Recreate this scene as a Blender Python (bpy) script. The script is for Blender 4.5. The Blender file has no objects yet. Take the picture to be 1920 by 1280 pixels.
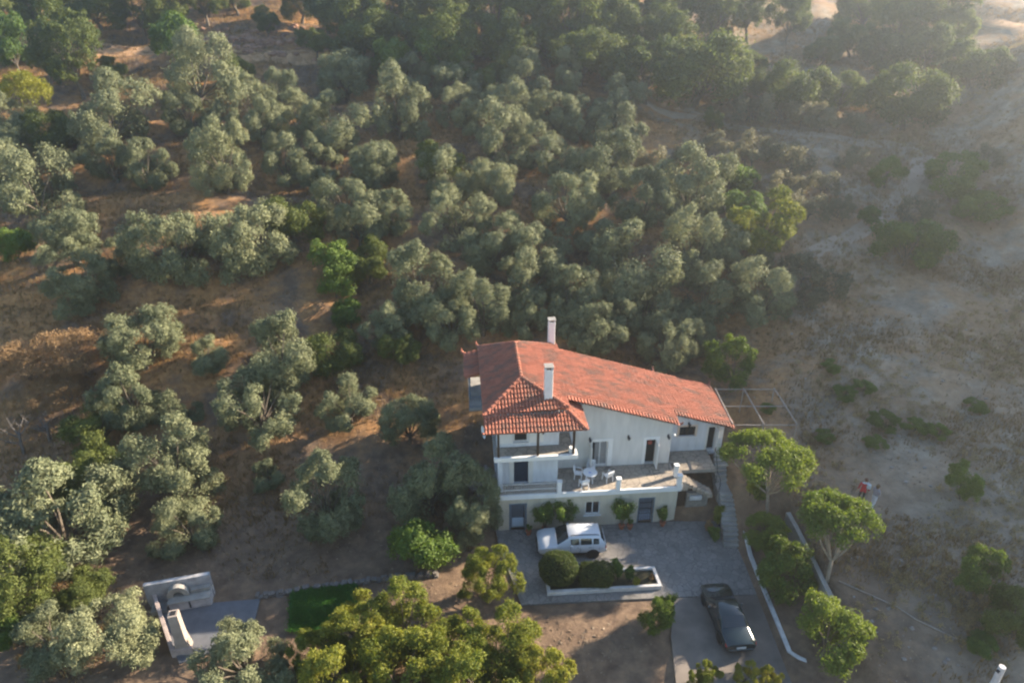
import bpy, bmesh, math, random
import numpy as np
from mathutils import Vector, Matrix

# ------------------------------------------------------------------ camera, light, exposure
sc = bpy.context.scene
col = sc.collection
R = math.radians
FPX, PITCH, CAMH = 1280.0, R(28), 32.5
cd = bpy.data.cameras.new('camera')
cd.sensor_width = 36.0
cd.lens = 24.0
cd.clip_end = 2000
cd.dof.use_dof = True
cd.dof.focus_distance = 5.0
cd.dof.aperture_fstop = 1.6
cam = bpy.data.objects.new('camera', cd)
cam.location = (0, 0, CAMH)
cam.rotation_euler = (R(90) - PITCH, 0, 0)
col.objects.link(cam)
sc.camera = cam

SUN_EL, SUN_AZ = R(22), R(23)            # azimuth counted from +X towards +Y
sd = bpy.data.lights.new('sun', 'SUN')
sd.energy = 5.0
sd.angle = R(0.6)
sd.color = (1.0, 0.85, 0.66)
sun = bpy.data.objects.new('sun', sd)
sv = Vector((math.cos(SUN_EL) * math.cos(SUN_AZ), math.cos(SUN_EL) * math.sin(SUN_AZ), math.sin(SUN_EL)))
sun.rotation_euler = sv.to_track_quat('Z', 'Y').to_euler()
sun.location = sv * 200
col.objects.link(sun)

w = bpy.data.worlds.new('World')
sc.world = w
w.use_nodes = True
nt = w.node_tree
bg = nt.nodes['Background']
sky = nt.nodes.new('ShaderNodeTexSky')
sky.sky_type = 'NISHITA'
sky.sun_disc = False
sky.sun_elevation = SUN_EL
sky.sun_rotation = math.pi / 2 - SUN_AZ
sky.air_density = 1.2
sky.dust_density = 0.4
sky.ozone_density = 2.5
nt.links.new(sky.outputs[0], bg.inputs[0])
bg.inputs[1].default_value = 0.076

sc.view_settings.view_transform = 'Standard'
sc.view_settings.look = 'None'
sc.view_settings.exposure = 2.0
sc.view_settings.gamma = 1.0
sc.render.engine = 'CYCLES'
cy = sc.cycles
cy.max_bounces = 5
cy.diffuse_bounces = 2
cy.glossy_bounces = 2
cy.transmission_bounces = 3
cy.transparent_max_bounces = 6
cy.volume_bounces = 0
cy.caustics_reflective = False
cy.caustics_refractive = False
cy.use_denoising = True
cy.denoiser = 'OPENIMAGEDENOISE'
cy.use_adaptive_sampling = True
cy.adaptive_threshold = 0.02

# ------------------------------------------------------------------ geometry helpers
def link(o, parent=None):
    col.objects.link(o)
    if parent is not None:
        o.parent = parent
    return o

def tag(o, label, cat, group=None):
    o['label'] = label
    o['category'] = cat
    if group:
        o['group'] = group
    return o

def empty(name, loc=(0, 0, 0), rz=0.0, label=None, cat=None, group=None, parent=None):
    o = bpy.data.objects.new(name, None)
    o.location = loc
    o.rotation_euler = (0, 0, rz)
    o.empty_display_size = 0.3
    link(o, parent)
    if label:
        tag(o, label, cat, group)
    return o

def np_mesh(name, verts, quads=None, tris=None, smooth=False):
    me = bpy.data.meshes.new(name)
    verts = np.asarray(verts, dtype=np.float32)
    me.vertices.add(len(verts))
    me.vertices.foreach_set('co', verts.ravel())
    loops, starts, tot = [], [], 0
    if quads is not None and len(quads):
        q = np.asarray(quads, dtype=np.int32)
        loops.append(q.ravel())
        starts.append(np.arange(len(q), dtype=np.int32) * 4)
        tot = len(q) * 4
    if tris is not None and len(tris):
        t = np.asarray(tris, dtype=np.int32)
        loops.append(t.ravel())
        starts.append(tot + np.arange(len(t), dtype=np.int32) * 3)
    loops = np.concatenate(loops)
    starts = np.concatenate(starts)
    me.loops.add(len(loops))
    me.loops.foreach_set('vertex_index', loops)
    me.polygons.add(len(starts))
    me.polygons.foreach_set('loop_start', starts)
    me.polygons.foreach_set('use_smooth', np.full(len(starts), smooth))
    me.update(calc_edges=True)
    me.validate()
    return me

class MB:
    """collects shapes, then links them as one mesh object"""
    def __init__(self):
        self.v, self.f = [], []
    def add(self, vs, fs):
        n = len(self.v)
        self.v += [tuple(map(float, p)) for p in vs]
        self.f += [tuple(i + n for i in f) for f in fs]
        return self
    def box(self, a, b, rz=0.0, c=None):
        (x0, y0, z0), (x1, y1, z1) = a, b
        vs = [(x0, y0, z0), (x1, y0, z0), (x1, y1, z0), (x0, y1, z0), (x0, y0, z1), (x1, y0, z1), (x1, y1, z1), (x0, y1, z1)]
        if rz:
            cx, cy_ = c if c else ((x0 + x1) / 2, (y0 + y1) / 2)
            ca, sa = math.cos(rz), math.sin(rz)
            vs = [(cx + (x - cx) * ca - (y - cy_) * sa, cy_ + (x - cx) * sa + (y - cy_) * ca, z) for x, y, z in vs]
        return self.add(vs, [(0, 3, 2, 1), (4, 5, 6, 7), (0, 1, 5, 4), (1, 2, 6, 5), (2, 3, 7, 6), (3, 0, 4, 7)])
    def prism(self, poly, z0, z1):
        n = len(poly)
        z0s = z0 if isinstance(z0, (list, tuple)) else [z0] * n
        z1s = z1 if isinstance(z1, (list, tuple)) else [z1] * n
        vs = [(p[0], p[1], z) for p, z in zip(poly, z0s)] + [(p[0], p[1], z) for p, z in zip(poly, z1s)]
        fs = [tuple(range(n))[::-1], tuple(range(n, 2 * n))]
        fs += [(i, (i + 1) % n, n + (i + 1) % n, n + i) for i in range(n)]
        return self.add(vs, fs)
    def wallpoly(self, poly, y0, y1):
        """poly in (x, z), extruded along y"""
        n = len(poly)
        vs = [(p[0], y0, p[1]) for p in poly] + [(p[0], y1, p[1]) for p in poly]
        fs = [tuple(range(n)), tuple(range(n, 2 * n))[::-1]]
        fs += [(i, n + i, n + (i + 1) % n, (i + 1) % n) for i in range(n)]
        return self.add(vs, fs)
    def tube(self, pts, rad, n=7, cap=True):
        pts = [Vector(p) for p in pts]
        rads = rad if isinstance(rad, (list, tuple)) else [rad] * len(pts)
        base = len(self.v)
        for i, p in enumerate(pts):
            d = (pts[min(i + 1, len(pts) - 1)] - pts[max(i - 1, 0)]).normalized()
            a = d.orthogonal().normalized() if i == 0 else (a - d * a.dot(d)).normalized()
            b = d.cross(a)
            for k in range(n):
                t = 2 * math.pi * k / n
                self.v.append(tuple(p + (a * math.cos(t) + b * math.sin(t)) * rads[i]))
        for i in range(len(pts) - 1):
            for k in range(n):
                k2 = (k + 1) % n
                self.f.append((base + i * n + k, base + i * n + k2, base + (i + 1) * n + k2, base + (i + 1) * n + k))
        if cap:
            self.f.append(tuple(base + k for k in range(n))[::-1])
            self.f.append(tuple(base + (len(pts) - 1) * n + k for k in range(n)))
        return self
    def lathe(self, prof, n=14, c=(0, 0, 0), axis='z'):
        base = len(self.v)
        for r, z in prof:
            for k in range(n):
                t = 2 * math.pi * k / n
                if axis == 'z':
                    self.v.append((c[0] + r * math.cos(t), c[1] + r * math.sin(t), c[2] + z))
                elif axis == 'y':
                    self.v.append((c[0] + r * math.cos(t), c[1] + z, c[2] + r * math.sin(t)))
                else:
                    self.v.append((c[0] + z, c[1] + r * math.cos(t), c[2] + r * math.sin(t)))
        for i in range(len(prof) - 1):
            for k in range(n):
                k2 = (k + 1) % n
                self.f.append((base + i * n + k, base + i * n + k2, base + (i + 1) * n + k2, base + (i + 1) * n + k))
        self.f.append(tuple(base + k for k in range(n))[::-1])
        self.f.append(tuple(base + (len(prof) - 1) * n + k for k in range(n)))
        return self
    def mesh(self, name, bevel=0.0, smooth=None):
        me = bpy.data.meshes.new(name)
        me.from_pydata(self.v, [], self.f)
        bm = bmesh.new()
        bm.from_mesh(me)
        bmesh.ops.recalc_face_normals(bm, faces=bm.faces)
        if bevel > 0:
            bmesh.ops.bevel(bm, geom=[e for e in bm.edges if len(e.link_faces) == 2 and e.calc_face_angle(0) > 0.5],
                            offset=bevel, segments=1, affect='EDGES', clamp_overlap=True)
        bm.to_mesh(me)
        bm.free()
        if smooth is not None:
            for p in me.polygons:
                p.use_smooth = True
            me.set_sharp_from_angle(angle=R(smooth))
        return me
    def build(self, name, mat, parent=None, bevel=0.0, smooth=None):
        me = self.mesh(name, bevel, smooth)
        if mat is not None:
            me.materials.append(mat)
        return link(bpy.data.objects.new(name, me), parent)

def obj(name, me, mat=None, parent=None):
    if mat is not None and not me.materials:
        me.materials.append(mat)
    return link(bpy.data.objects.new(name, me), parent)

def copy_tree(o, parent=None):
    c = o.copy()
    col.objects.link(c)
    c.parent = parent
    for ch in list(o.children):
        copy_tree(ch, c)
    return c

# ------------------------------------------------------------------ materials
def mat(name, color, rough=0.8, noise=0.0, nscale=3.0, color2=None, metal=0.0, bump=0.0, bscale=30.0, coat=0.0, spec=0.3, island=0.0, detail=5.0, stretch=None):
    m = bpy.data.materials.new(name)
    m.use_nodes = True
    n, l = m.node_tree.nodes, m.node_tree.links
    b = n['Principled BSDF']
    b.inputs['Roughness'].default_value = rough
    b.inputs['Metallic'].default_value = metal
    b.inputs['Specular IOR Level'].default_value = spec
    b.inputs['Coat Weight'].default_value = coat
    c1 = (*color, 1)
    if color2 is None and noise > 0:
        color2 = tuple(c * (1 - noise) for c in color)
    tc = n.new('ShaderNodeTexCoord')
    if color2 is not None:
        tx = n.new('ShaderNodeTexNoise')
        tx.inputs['Scale'].default_value = nscale
        tx.inputs['Detail'].default_value = detail
        tx.inputs['Roughness'].default_value = 0.65
        if stretch:
            mp = n.new('ShaderNodeMapping')
            mp.inputs['Scale'].default_value = stretch
            l.new(tc.outputs['Object'], mp.inputs['Vector'])
            l.new(mp.outputs[0], tx.inputs['Vector'])
        else:
            l.new(tc.outputs['Object'], tx.inputs['Vector'])
        rp = n.new('ShaderNodeValToRGB')
        rp.color_ramp.elements[0].position = 0.35
        rp.color_ramp.elements[1].position = 0.65
        rp.color_ramp.elements[0].color = (*color2, 1)
        rp.color_ramp.elements[1].color = c1
        l.new(tx.outputs['Fac'], rp.inputs['Fac'])
        out = rp.outputs['Color']
    else:
        rg = n.new('ShaderNodeRGB')
        rg.outputs[0].default_value = c1
        out = rg.outputs[0]
    if island > 0:
        ge = n.new('ShaderNodeNewGeometry')
        mr = n.new('ShaderNodeMapRange')
        mr.inputs['To Min'].default_value = 1 - island
        mr.inputs['To Max'].default_value = 1 + island
        l.new(ge.outputs['Random Per Island'], mr.inputs['Value'])
        mu = n.new('ShaderNodeVectorMath')
        mu.operation = 'SCALE'
        l.new(out, mu.inputs[0])
        l.new(mr.outputs[0], mu.inputs['Scale'])
        out = mu.outputs[0]
    l.new(out, b.inputs['Base Color'])
    if bump > 0:
        t2 = n.new('ShaderNodeTexNoise')
        t2.inputs['Scale'].default_value = bscale
        t2.inputs['Detail'].default_value = 4
        l.new(tc.outputs['Object'], t2.inputs['Vector'])
        bp = n.new('ShaderNodeBump')
        bp.inputs['Strength'].default_value = 0.6
        bp.inputs['Distance'].default_value = bump
        l.new(t2.outputs['Fac'], bp.inputs['Height'])
        l.new(bp.outputs['Normal'], b.inputs['Normal'])
    return m

def leaf_mat(name, ca, cb, trans=0.3, cc=None):
    """leaf colour varies leaf by leaf, clump by clump and tree by tree"""
    m = bpy.data.materials.new(name)
    m.use_nodes = True
    n, l = m.node_tree.nodes, m.node_tree.links
    b = n['Principled BSDF']
    b.inputs['Roughness'].default_value = 0.6
    b.inputs['Specular IOR Level'].default_value = 0.25
    ge = n.new('ShaderNodeNewGeometry')
    oi = n.new('ShaderNodeObjectInfo')
    tc = n.new('ShaderNodeTexCoord')
    tx = n.new('ShaderNodeTexNoise')
    tx.inputs['Scale'].default_value = 0.9
    tx.inputs['Detail'].default_value = 2
    l.new(tc.outputs['Object'], tx.inputs['Vector'])
    m1 = n.new('ShaderNodeMath'); m1.operation = 'MULTIPLY_ADD'
    m1.inputs[1].default_value = 0.55
    l.new(ge.outputs['Random Per Island'], m1.inputs[0])
    m2 = n.new('ShaderNodeMath'); m2.operation = 'MULTIPLY_ADD'
    m2.inputs[1].default_value = 0.9
    m2.inputs[2].default_value = -0.42
    l.new(tx.outputs['Fac'], m2.inputs[0])
    m3 = n.new('ShaderNodeMath'); m3.operation = 'MULTIPLY_ADD'
    m3.inputs[1].default_value = 0.5
    l.new(oi.outputs['Random'], m3.inputs[0])
    l.new(m2.outputs[0], m3.inputs[2])
    l.new(m3.outputs[0], m1.inputs[2])
    rp = n.new('ShaderNodeValToRGB')
    rp.color_ramp.elements[0].color = (*ca, 1)
    rp.color_ramp.elements[1].color = (*cb, 1)
    if cc:
        e = rp.color_ramp.elements.new(0.93)
        e.color = (*cb, 1)
        rp.color_ramp.elements[-1].color = (*cc, 1)
    l.new(m1.outputs[0], rp.inputs['Fac'])
    l.new(rp.outputs[0], b.inputs['Base Color'])
    tr = n.new('ShaderNodeBsdfTranslucent')
    hs = n.new('ShaderNodeHueSaturation')
    hs.inputs['Saturation'].default_value = 1.15
    hs.inputs['Value'].default_value = 1.3
    l.new(rp.outputs[0], hs.inputs['Color'])
    l.new(hs.outputs[0], tr.inputs['Color'])
    mx = n.new('ShaderNodeMixShader')
    mx.inputs[0].default_value = trans
    l.new(b.outputs[0], mx.inputs[1])
    l.new(tr.outputs[0], mx.inputs[2])
    l.new(mx.outputs[0], n['Material Output'].inputs['Surface'])
    return m

M = {}
M['plaster'] = mat('plaster_cream', (0.67, 0.655, 0.625), 0.9, 0.15, 1.0, stretch=(2.2, 2.2, 0.5), bump=0.004, bscale=60)
M['plaster_white'] = mat('plaster_white', (0.66, 0.68, 0.72), 0.9, 0.2, 1.0, stretch=(2.5, 2.5, 0.5), bump=0.004, bscale=60)
M['plaster_yellow'] = mat('plaster_yellow', (0.62, 0.55, 0.43), 0.9, 0.2, 1.0, stretch=(2.2, 2.2, 0.5), bump=0.004, bscale=60)
M['white'] = mat('white_paint', (0.78, 0.77, 0.75), 0.6, 0.10, 2.0)
M['oldwhite'] = mat('weathered_white_paint', (0.66, 0.64, 0.62), 0.8, 0.35, 1.7, bump=0.006, bscale=25)
M['ovenwhite'] = mat('stained_whitewash', (0.46, 0.45, 0.46), 0.9, 0.45, 1.5, bump=0.006, bscale=25)
M['concrete'] = mat('concrete', (0.36, 0.34, 0.31), 0.9, 0.35, 1.2, bump=0.006, bscale=25)
M['stone'] = mat('stone', (0.30, 0.27, 0.23), 0.9, 0.4, 2.5, bump=0.02, bscale=8, island=0.25)
M['dark'] = mat('dark_interior', (0.02, 0.02, 0.022), 0.7)
M['blue'] = mat('dark_blue_shutter', (0.022, 0.04, 0.075), 0.5, 0.3, 4)
M['greyblue'] = mat('grey_blue_metal', (0.16, 0.20, 0.25), 0.5, 0.2, 3)
M['curtain'] = mat('grey_curtain', (0.30, 0.30, 0.30), 0.8, 0.25, 9)
M['wood'] = mat('dark_brown_wood', (0.07, 0.045, 0.03), 0.7, 0.3, 6)
M['iron'] = mat('dark_iron', (0.03, 0.03, 0.035), 0.5)
M['pipe'] = mat('pale_pipe', (0.36, 0.31, 0.27), 0.6, 0.3, 4)
M['glass'] = mat('window_glass', (0.02, 0.025, 0.03), 0.06, spec=0.8)
M['terracotta'] = mat('terracotta_pot', (0.38, 0.13, 0.07), 0.8, 0.3, 5)
M['bark'] = mat('bark', (0.16, 0.13, 0.10), 0.95, 0.45, 4, bump=0.03, bscale=9)
M['palebark'] = mat('pale_bark', (0.34, 0.27, 0.20), 0.95, 0.35, 4, bump=0.02, bscale=9)
M['deadwood'] = mat('dead_grey_wood', (0.16, 0.14, 0.125), 0.95, 0.3, 6)
M['plastic'] = mat('white_plastic', (0.75, 0.76, 0.78), 0.4, spec=0.4)
M['rock'] = mat('pale_rock', (0.33, 0.29, 0.26), 0.9, 0.4, 2, bump=0.03, bscale=6, island=0.2)
M['redrock'] = mat('reddish_rock', (0.34, 0.20, 0.14), 0.95, 0.4, 1.2, bump=0.05, bscale=4, island=0.2)
M['rubber'] = mat('black_rubber', (0.02, 0.02, 0.02), 0.85)
M['rim'] = mat('alloy_rim', (0.45, 0.45, 0.46), 0.35, metal=0.8)
M['suvpaint'] = mat('white_car_paint', (0.58, 0.60, 0.63), 0.25, coat=0.6, spec=0.5)
M['sedanpaint'] = mat('dark_green_car_paint', (0.012, 0.022, 0.024), 0.22, coat=0.8, spec=0.5)
M['blacktrim'] = mat('black_trim', (0.025, 0.025, 0.027), 0.55)
M['taillight'] = mat('red_lamp_glass', (0.35, 0.02, 0.015), 0.15, coat=0.5)
M['lampclear'] = mat('clear_lamp_glass', (0.6, 0.6, 0.6), 0.1, coat=0.5)
M['plate'] = mat('number_plate', (0.7, 0.7, 0.68), 0.5)
M['tan_cloth'] = mat('skin', (0.42, 0.25, 0.17), 0.6)

M['olive'] = leaf_mat('olive_leaf', (0.095, 0.116, 0.062), (0.275, 0.282, 0.152), 0.26)
M['oak'] = leaf_mat('evergreen_leaf', (0.032, 0.058, 0.018), (0.150, 0.172, 0.042), 0.38)
M['garden'] = leaf_mat('garden_leaf', (0.042, 0.090, 0.018), (0.145, 0.205, 0.038), 0.34)
M['bright'] = leaf_mat('yellow_green_leaf', (0.075, 0.115, 0.020), (0.300, 0.290, 0.050), 0.40, cc=(0.28, 0.22, 0.05))
M['broom'] = leaf_mat('yellow_broom_leaf', (0.16, 0.17, 0.02), (0.34, 0.32, 0.04), 0.35)
M['dryleaf'] = leaf_mat('dry_orange_leaf', (0.17, 0.11, 0.055), (0.32, 0.205, 0.10), 0.25)
M['greyshrub'] = leaf_mat('grey_shrub_leaf', (0.10, 0.105, 0.065), (0.24, 0.215, 0.125), 0.3)
M['scrub'] = leaf_mat('dry_scrub_leaf', (0.095, 0.105, 0.048), (0.42, 0.31, 0.155), 0.35)
M['grass'] = leaf_mat('dry_grass', (0.15, 0.105, 0.055), (0.36, 0.245, 0.115), 0.35)
M['lawn'] = leaf_mat('lawn_grass', (0.045, 0.130, 0.024), (0.090, 0.220, 0.045), 0.3)

def tile_material():
    m = mat('terracotta_tile', (0.335, 0.120, 0.075), 0.85, bump=0.004, bscale=40, island=0.16)
    n, l = m.node_tree.nodes, m.node_tree.links
    b = n['Principled BSDF']
    src = b.inputs['Base Color'].links[0].from_socket
    tc = n.new('ShaderNodeTexCoord')
    mp = n.new('ShaderNodeMapping')
    mp.inputs['Scale'].default_value = (0.42, 0.9, 0.8)
    l.new(tc.outputs['Object'], mp.inputs['Vector'])
    t = n.new('ShaderNodeTexNoise')
    t.inputs['Scale'].default_value = 1.5
    t.inputs['Detail'].default_value = 5
    t.inputs['Roughness'].default_value = 0.7
    l.new(mp.outputs[0], t.inputs['Vector'])
    rp = n.new('ShaderNodeValToRGB')
    rp.color_ramp.elements[0].position = 0.46
    rp.color_ramp.elements[1].position = 0.62
    rp.color_ramp.elements[0].color = (0, 0, 0, 1)
    rp.color_ramp.elements[1].color = (0.72, 0.72, 0.72, 1)
    l.new(t.outputs['Fac'], rp.inputs['Fac'])
    mx = n.new('ShaderNodeMix')
    mx.data_type = 'RGBA'
    mx.inputs['B'].default_value = (0.135, 0.095, 0.075, 1)
    l.new(rp.outputs[0], mx.inputs['Factor'])
    l.new(src, mx.inputs['A'])
    l.new(mx.outputs['Result'], b.inputs['Base Color'])
    return m
M['tile'] = tile_material()

def paving_material(name, ca, cb, joint, scale):
    m = mat(name, ca, 0.85, bump=0.01, bscale=20, spec=0.3)
    n, l = m.node_tree.nodes, m.node_tree.links
    b = n['Principled BSDF']
    tc = n.new('ShaderNodeTexCoord')
    v1 = n.new('ShaderNodeTexVoronoi')
    v1.inputs['Scale'].default_value = scale
    v2 = n.new('ShaderNodeTexVoronoi')
    v2.feature = 'DISTANCE_TO_EDGE'
    v2.inputs['Scale'].default_value = scale
    t = n.new('ShaderNodeTexNoise')
    t.inputs['Scale'].default_value = 0.5
    t.inputs['Detail'].default_value = 6
    for x in (v1, v2, t):
        l.new(tc.outputs['Object'], x.inputs['Vector'])
    sx = n.new('ShaderNodeSeparateColor')
    l.new(v1.outputs['Color'], sx.inputs[0])
    ad = n.new('ShaderNodeMath'); ad.operation = 'MULTIPLY_ADD'
    ad.inputs[1].default_value = 0.55
    l.new(sx.outputs[0], ad.inputs[0])
    sb = n.new('ShaderNodeMath'); sb.operation = 'MULTIPLY_ADD'
    sb.inputs[1].default_value = 1.6
    sb.inputs[2].default_value = -0.6
    l.new(t.outputs['Fac'], sb.inputs[0])
    l.new(sb.outputs[0], ad.inputs[2])
    rp = n.new('ShaderNodeValToRGB')
    rp.color_ramp.elements[0].color = (*cb, 1)
    rp.color_ramp.elements[1].color = (*ca, 1)
    l.new(ad.outputs[0], rp.inputs['Fac'])
    st = n.new('ShaderNodeMath'); st.operation = 'LESS_THAN'
    st.inputs[1].default_value = 0.035
    l.new(v2.outputs['Distance'], st.inputs[0])
    mx = n.new('ShaderNodeMix')
    mx.data_type = 'RGBA'
    mx.inputs['B'].default_value = (*joint, 1)
    l.new(st.outputs[0], mx.inputs['Factor'])
    l.new(rp.outputs[0], mx.inputs['A'])
    l.new(mx.outputs['Result'], b.inputs['Base Color'])
    return m
M['paving'] = paving_material('slate_paving', (0.27, 0.25, 0.23), (0.17, 0.16, 0.15), (0.145, 0.135, 0.125), 2.5)
M['terrace_paving'] = paving_material('terrace_stone', (0.42, 0.35, 0.27), (0.25, 0.22, 0.19), (0.16, 0.14, 0.12), 2.2)
M['drive'] = mat('worn_concrete_drive', (0.225, 0.19, 0.16), 0.9, 0.35, 0.6, bump=0.01, bscale=15)

def ground_material():
    m = mat('earth', (0.15, 0.11, 0.075), 0.95, spec=0.1)
    n, l = m.node_tree.nodes, m.node_tree.links
    b = n['Principled BSDF']
    tc = n.new('ShaderNodeTexCoord')
    def noise(s, d=6, ro=0.65):
        t = n.new('ShaderNodeTexNoise')
        t.inputs['Scale'].default_value = s
        t.inputs['Detail'].default_value = d
        t.inputs['Roughness'].default_value = ro
        l.new(tc.outputs['Object'], t.inputs['Vector'])
        return t.outputs['Fac']
    def ramp(f, stops):
        r = n.new('ShaderNodeValToRGB')
        el = r.color_ramp.elements
        el[0].position, el[0].color = stops[0][0], (*stops[0][1], 1)
        el[1].position, el[1].color = stops[-1][0], (*stops[-1][1], 1)
        for p, c in stops[1:-1]:
            e = el.new(p); e.color = (*c, 1)
        l.new(f, r.inputs['Fac'])
        return r.outputs['Color']
    def mix(f, a, c):
        x = n.new('ShaderNodeMix'); x.data_type = 'RGBA'
        l.new(f, x.inputs['Factor']); l.new(a, x.inputs['A']); l.new(c, x.inputs['B'])
        return x.outputs['Result']
    soil = ramp(noise(1.1, 8), [(0.3, (0.095, 0.066, 0.048)), (0.5, (0.17, 0.118, 0.082)), (0.7, (0.26, 0.18, 0.115))])
    dry = ramp(noise(2.3, 8), [(0.3, (0.24, 0.125, 0.055)), (0.55, (0.40, 0.215, 0.09)), (0.75, (0.50, 0.30, 0.14))])
    dust = ramp(noise(0.6, 9, 0.7), [(0.28, (0.14, 0.116, 0.082)), (0.5, (0.28, 0.228, 0.170)), (0.72, (0.44, 0.36, 0.27))])
    at = n.new('ShaderNodeAttribute')
    at.attribute_name = 'cover'
    se = n.new('ShaderNodeSeparateColor')
    l.new(at.outputs['Color'], se.inputs[0])
    c = mix(se.outputs[0], soil, dust)
    # patches of dead grass
    p = n.new('ShaderNodeMath'); p.operation = 'MULTIPLY'
    pr = n.new('ShaderNodeMapRange')
    pr.inputs['From Min'].default_value = 0.42
    pr.inputs['From Max'].default_value = 0.56
    l.new(noise(0.22, 5), pr.inputs['Value'])
    l.new(pr.outputs[0], p.inputs[0])
    l.new(se.outputs[1], p.inputs[1])
    c = mix(p.outputs[0], c, dry)
    l.new(c, b.inputs['Base Color'])
    bp = n.new('ShaderNodeBump')
    bp.inputs['Strength'].default_value = 0.8
    bp.inputs['Distance'].default_value = 0.12
    l.new(noise(1.6, 8, 0.7), bp.inputs['Height'])
    l.new(bp.outputs['Normal'], b.inputs['Normal'])
    return m
M['earth'] = ground_material()

# ------------------------------------------------------------------ terrain
rng = np.random.default_rng(7)
def sstep(x, a, b):
    t = np.clip((x - a) / (b - a), 0, 1)
    return t * t * (3 - 2 * t)
def ramp(y, y0, s, wd):
    return s * wd * np.logaddexp(0, (y - y0) / wd)
_k = [(rng.uniform(0.12, 0.9), rng.uniform(0, 6.28), rng.uniform(0, 6.28)) for _ in range(14)]
def bumps(x, y):
    z = 0
    for f, d, p in _k:
        z = z + 0.055 / (0.3 + f) * np.sin(f * (x * np.cos(d) + y * np.sin(d)) * 1.4 + p)
    return z
def height(x, y):
    x = np.asarray(x, float); y = np.asarray(y, float)
    Lh = ramp(y, 33.3, 0.30, 1.2) + ramp(y, 45, 0.09, 3) - ramp(26 - y, 0, 0.10, 1.5) - 0.07 * np.clip(x + 2, -60, 10) * sstep(y, 38, 56)
    # old olive terraces
    q = Lh / 1.5 + 0.25 * np.sin(x * 0.07) + 0.12 * np.sin(x * 0.21 + 1)
    fr = q - np.floor(q)
    st = (sstep(fr, 0.55, 0.95) - fr) * 1.5
    Lh = Lh + 0.55 * st * sstep(y, 44, 52)
    Rh = 2.3 + 0.16 * (7 * (1 - np.exp(-np.clip(x - 17.5, 0, 200) / 14))) * 1.6 + 0.12 * (y - 32) + ramp(y, 47, 0.20, 4)
    # spur added on the right, outside the picture, shaped to shade slope and court
    Rh = Rh + 16.4 * sstep(x - 0.12 * (y - 50), 44, 66) * sstep(y, 2, 34) * (1 - 0.75 * sstep(y, 72, 100))
    k = sstep(x, 14, 26) * sstep(y, 40, 50) + (x > 17.9) * (1 - sstep(y, 40, 50))
    k = np.clip(k, 0, 1)
    z = Lh * (1 - k) + Rh * k
    far = sstep(y, 30, 50)
    z = z + bumps(x, y) * (0.35 + 1.2 * far)
    # planted bed between the white wall and the retaining wall
    bedz = 0.32 + 2.6 * sstep(y, 31.5, 37.6) + 0.10 * (x - 15)
    inb = (x > 14.9) & (x < 17.9) & (y < 40)
    z = np.where(inb, np.minimum(bedz, Rh + 0.1), z)
    # ground kept under court, drive and house
    court = (x > -1.6) & (x <= 14.9) & (y < 35.2) & (y > 27.7)
    drive = (x > 8.4) & (x <= 14.9) & (y <= 28.2)
    hse = (x > -0.9) & (x < 16.4) & (y >= 35) & (y < 43.5)
    z = np.where(court | drive, -0.12, z)
    z = np.where(hse, np.minimum(z, 2.6), z)
    bbq = (x > -21.6) & (x < -14.4) & (y > 24) & (y < 29.4)
    z = np.where(bbq, -0.1, z)
    z = z - np.clip(z - 36, 0, 99) * 0.75
    return z

def lines(segs):
    out = []
    for a, b, s in segs:
        out += list(np.arange(a, b - 1e-6, s))
    return np.array(out + [segs[-1][1]])
GX = lines([(-260, -90, 12), (-90, -30, 0.9), (-30, 28, 0.42), (28, 100, 0.9), (100, 280, 12)])
GY = lines([(-120, 4, 8), (4, 20, 0.8), (20, 46, 0.42), (46, 124, 0.75), (124, 172, 4)])
XX, YY = np.meshgrid(GX, GY)
ZZ = height(XX, YY)
def hg(x, y):
    """height of the built ground sheet"""
    i = int(np.clip(np.searchsorted(GX, x) - 1, 0, len(GX) - 2))
    j = int(np.clip(np.searchsorted(GY, y) - 1, 0, len(GY) - 2))
    a = min(max((x - GX[i]) / (GX[i + 1] - GX[i]), 0), 1)
    b = min(max((y - GY[j]) / (GY[j + 1] - GY[j]), 0), 1)
    return float((ZZ[j, i] * (1 - a) + ZZ[j, i + 1] * a) * (1 - b) + (ZZ[j + 1, i] * (1 - a) + ZZ[j + 1, i + 1] * a) * b)

def ray(px, py):
    return np.array([(px - 960) / FPX, math.cos(PITCH) + (640 - py) / FPX * math.sin(PITCH), -math.sin(PITCH) + (640 - py) / FPX * math.cos(PITCH)])
_T = np.arange(16, 230, 0.25)
def spot(px, py, hc=0.0):
    """where the sight line through a pixel of the survey photo comes within hc of the ground: (x, y, ground z, pixels per metre)"""
    d = ray(px, py)
    P = _T[:, None] * d
    g = height(P[:, 0], P[:, 1])
    k = np.where(CAMH + P[:, 2] < g + hc)[0]
    i = k[0] if len(k) else len(_T) - 1
    x, y = P[i, 0], P[i, 1]
    return x, y, hg(x, y), FPX / _T[i]
def level(px, py, z):
    d = ray(px, py)
    t = (z - CAMH) / d[2]
    return d[0] * t, d[1] * t

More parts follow.
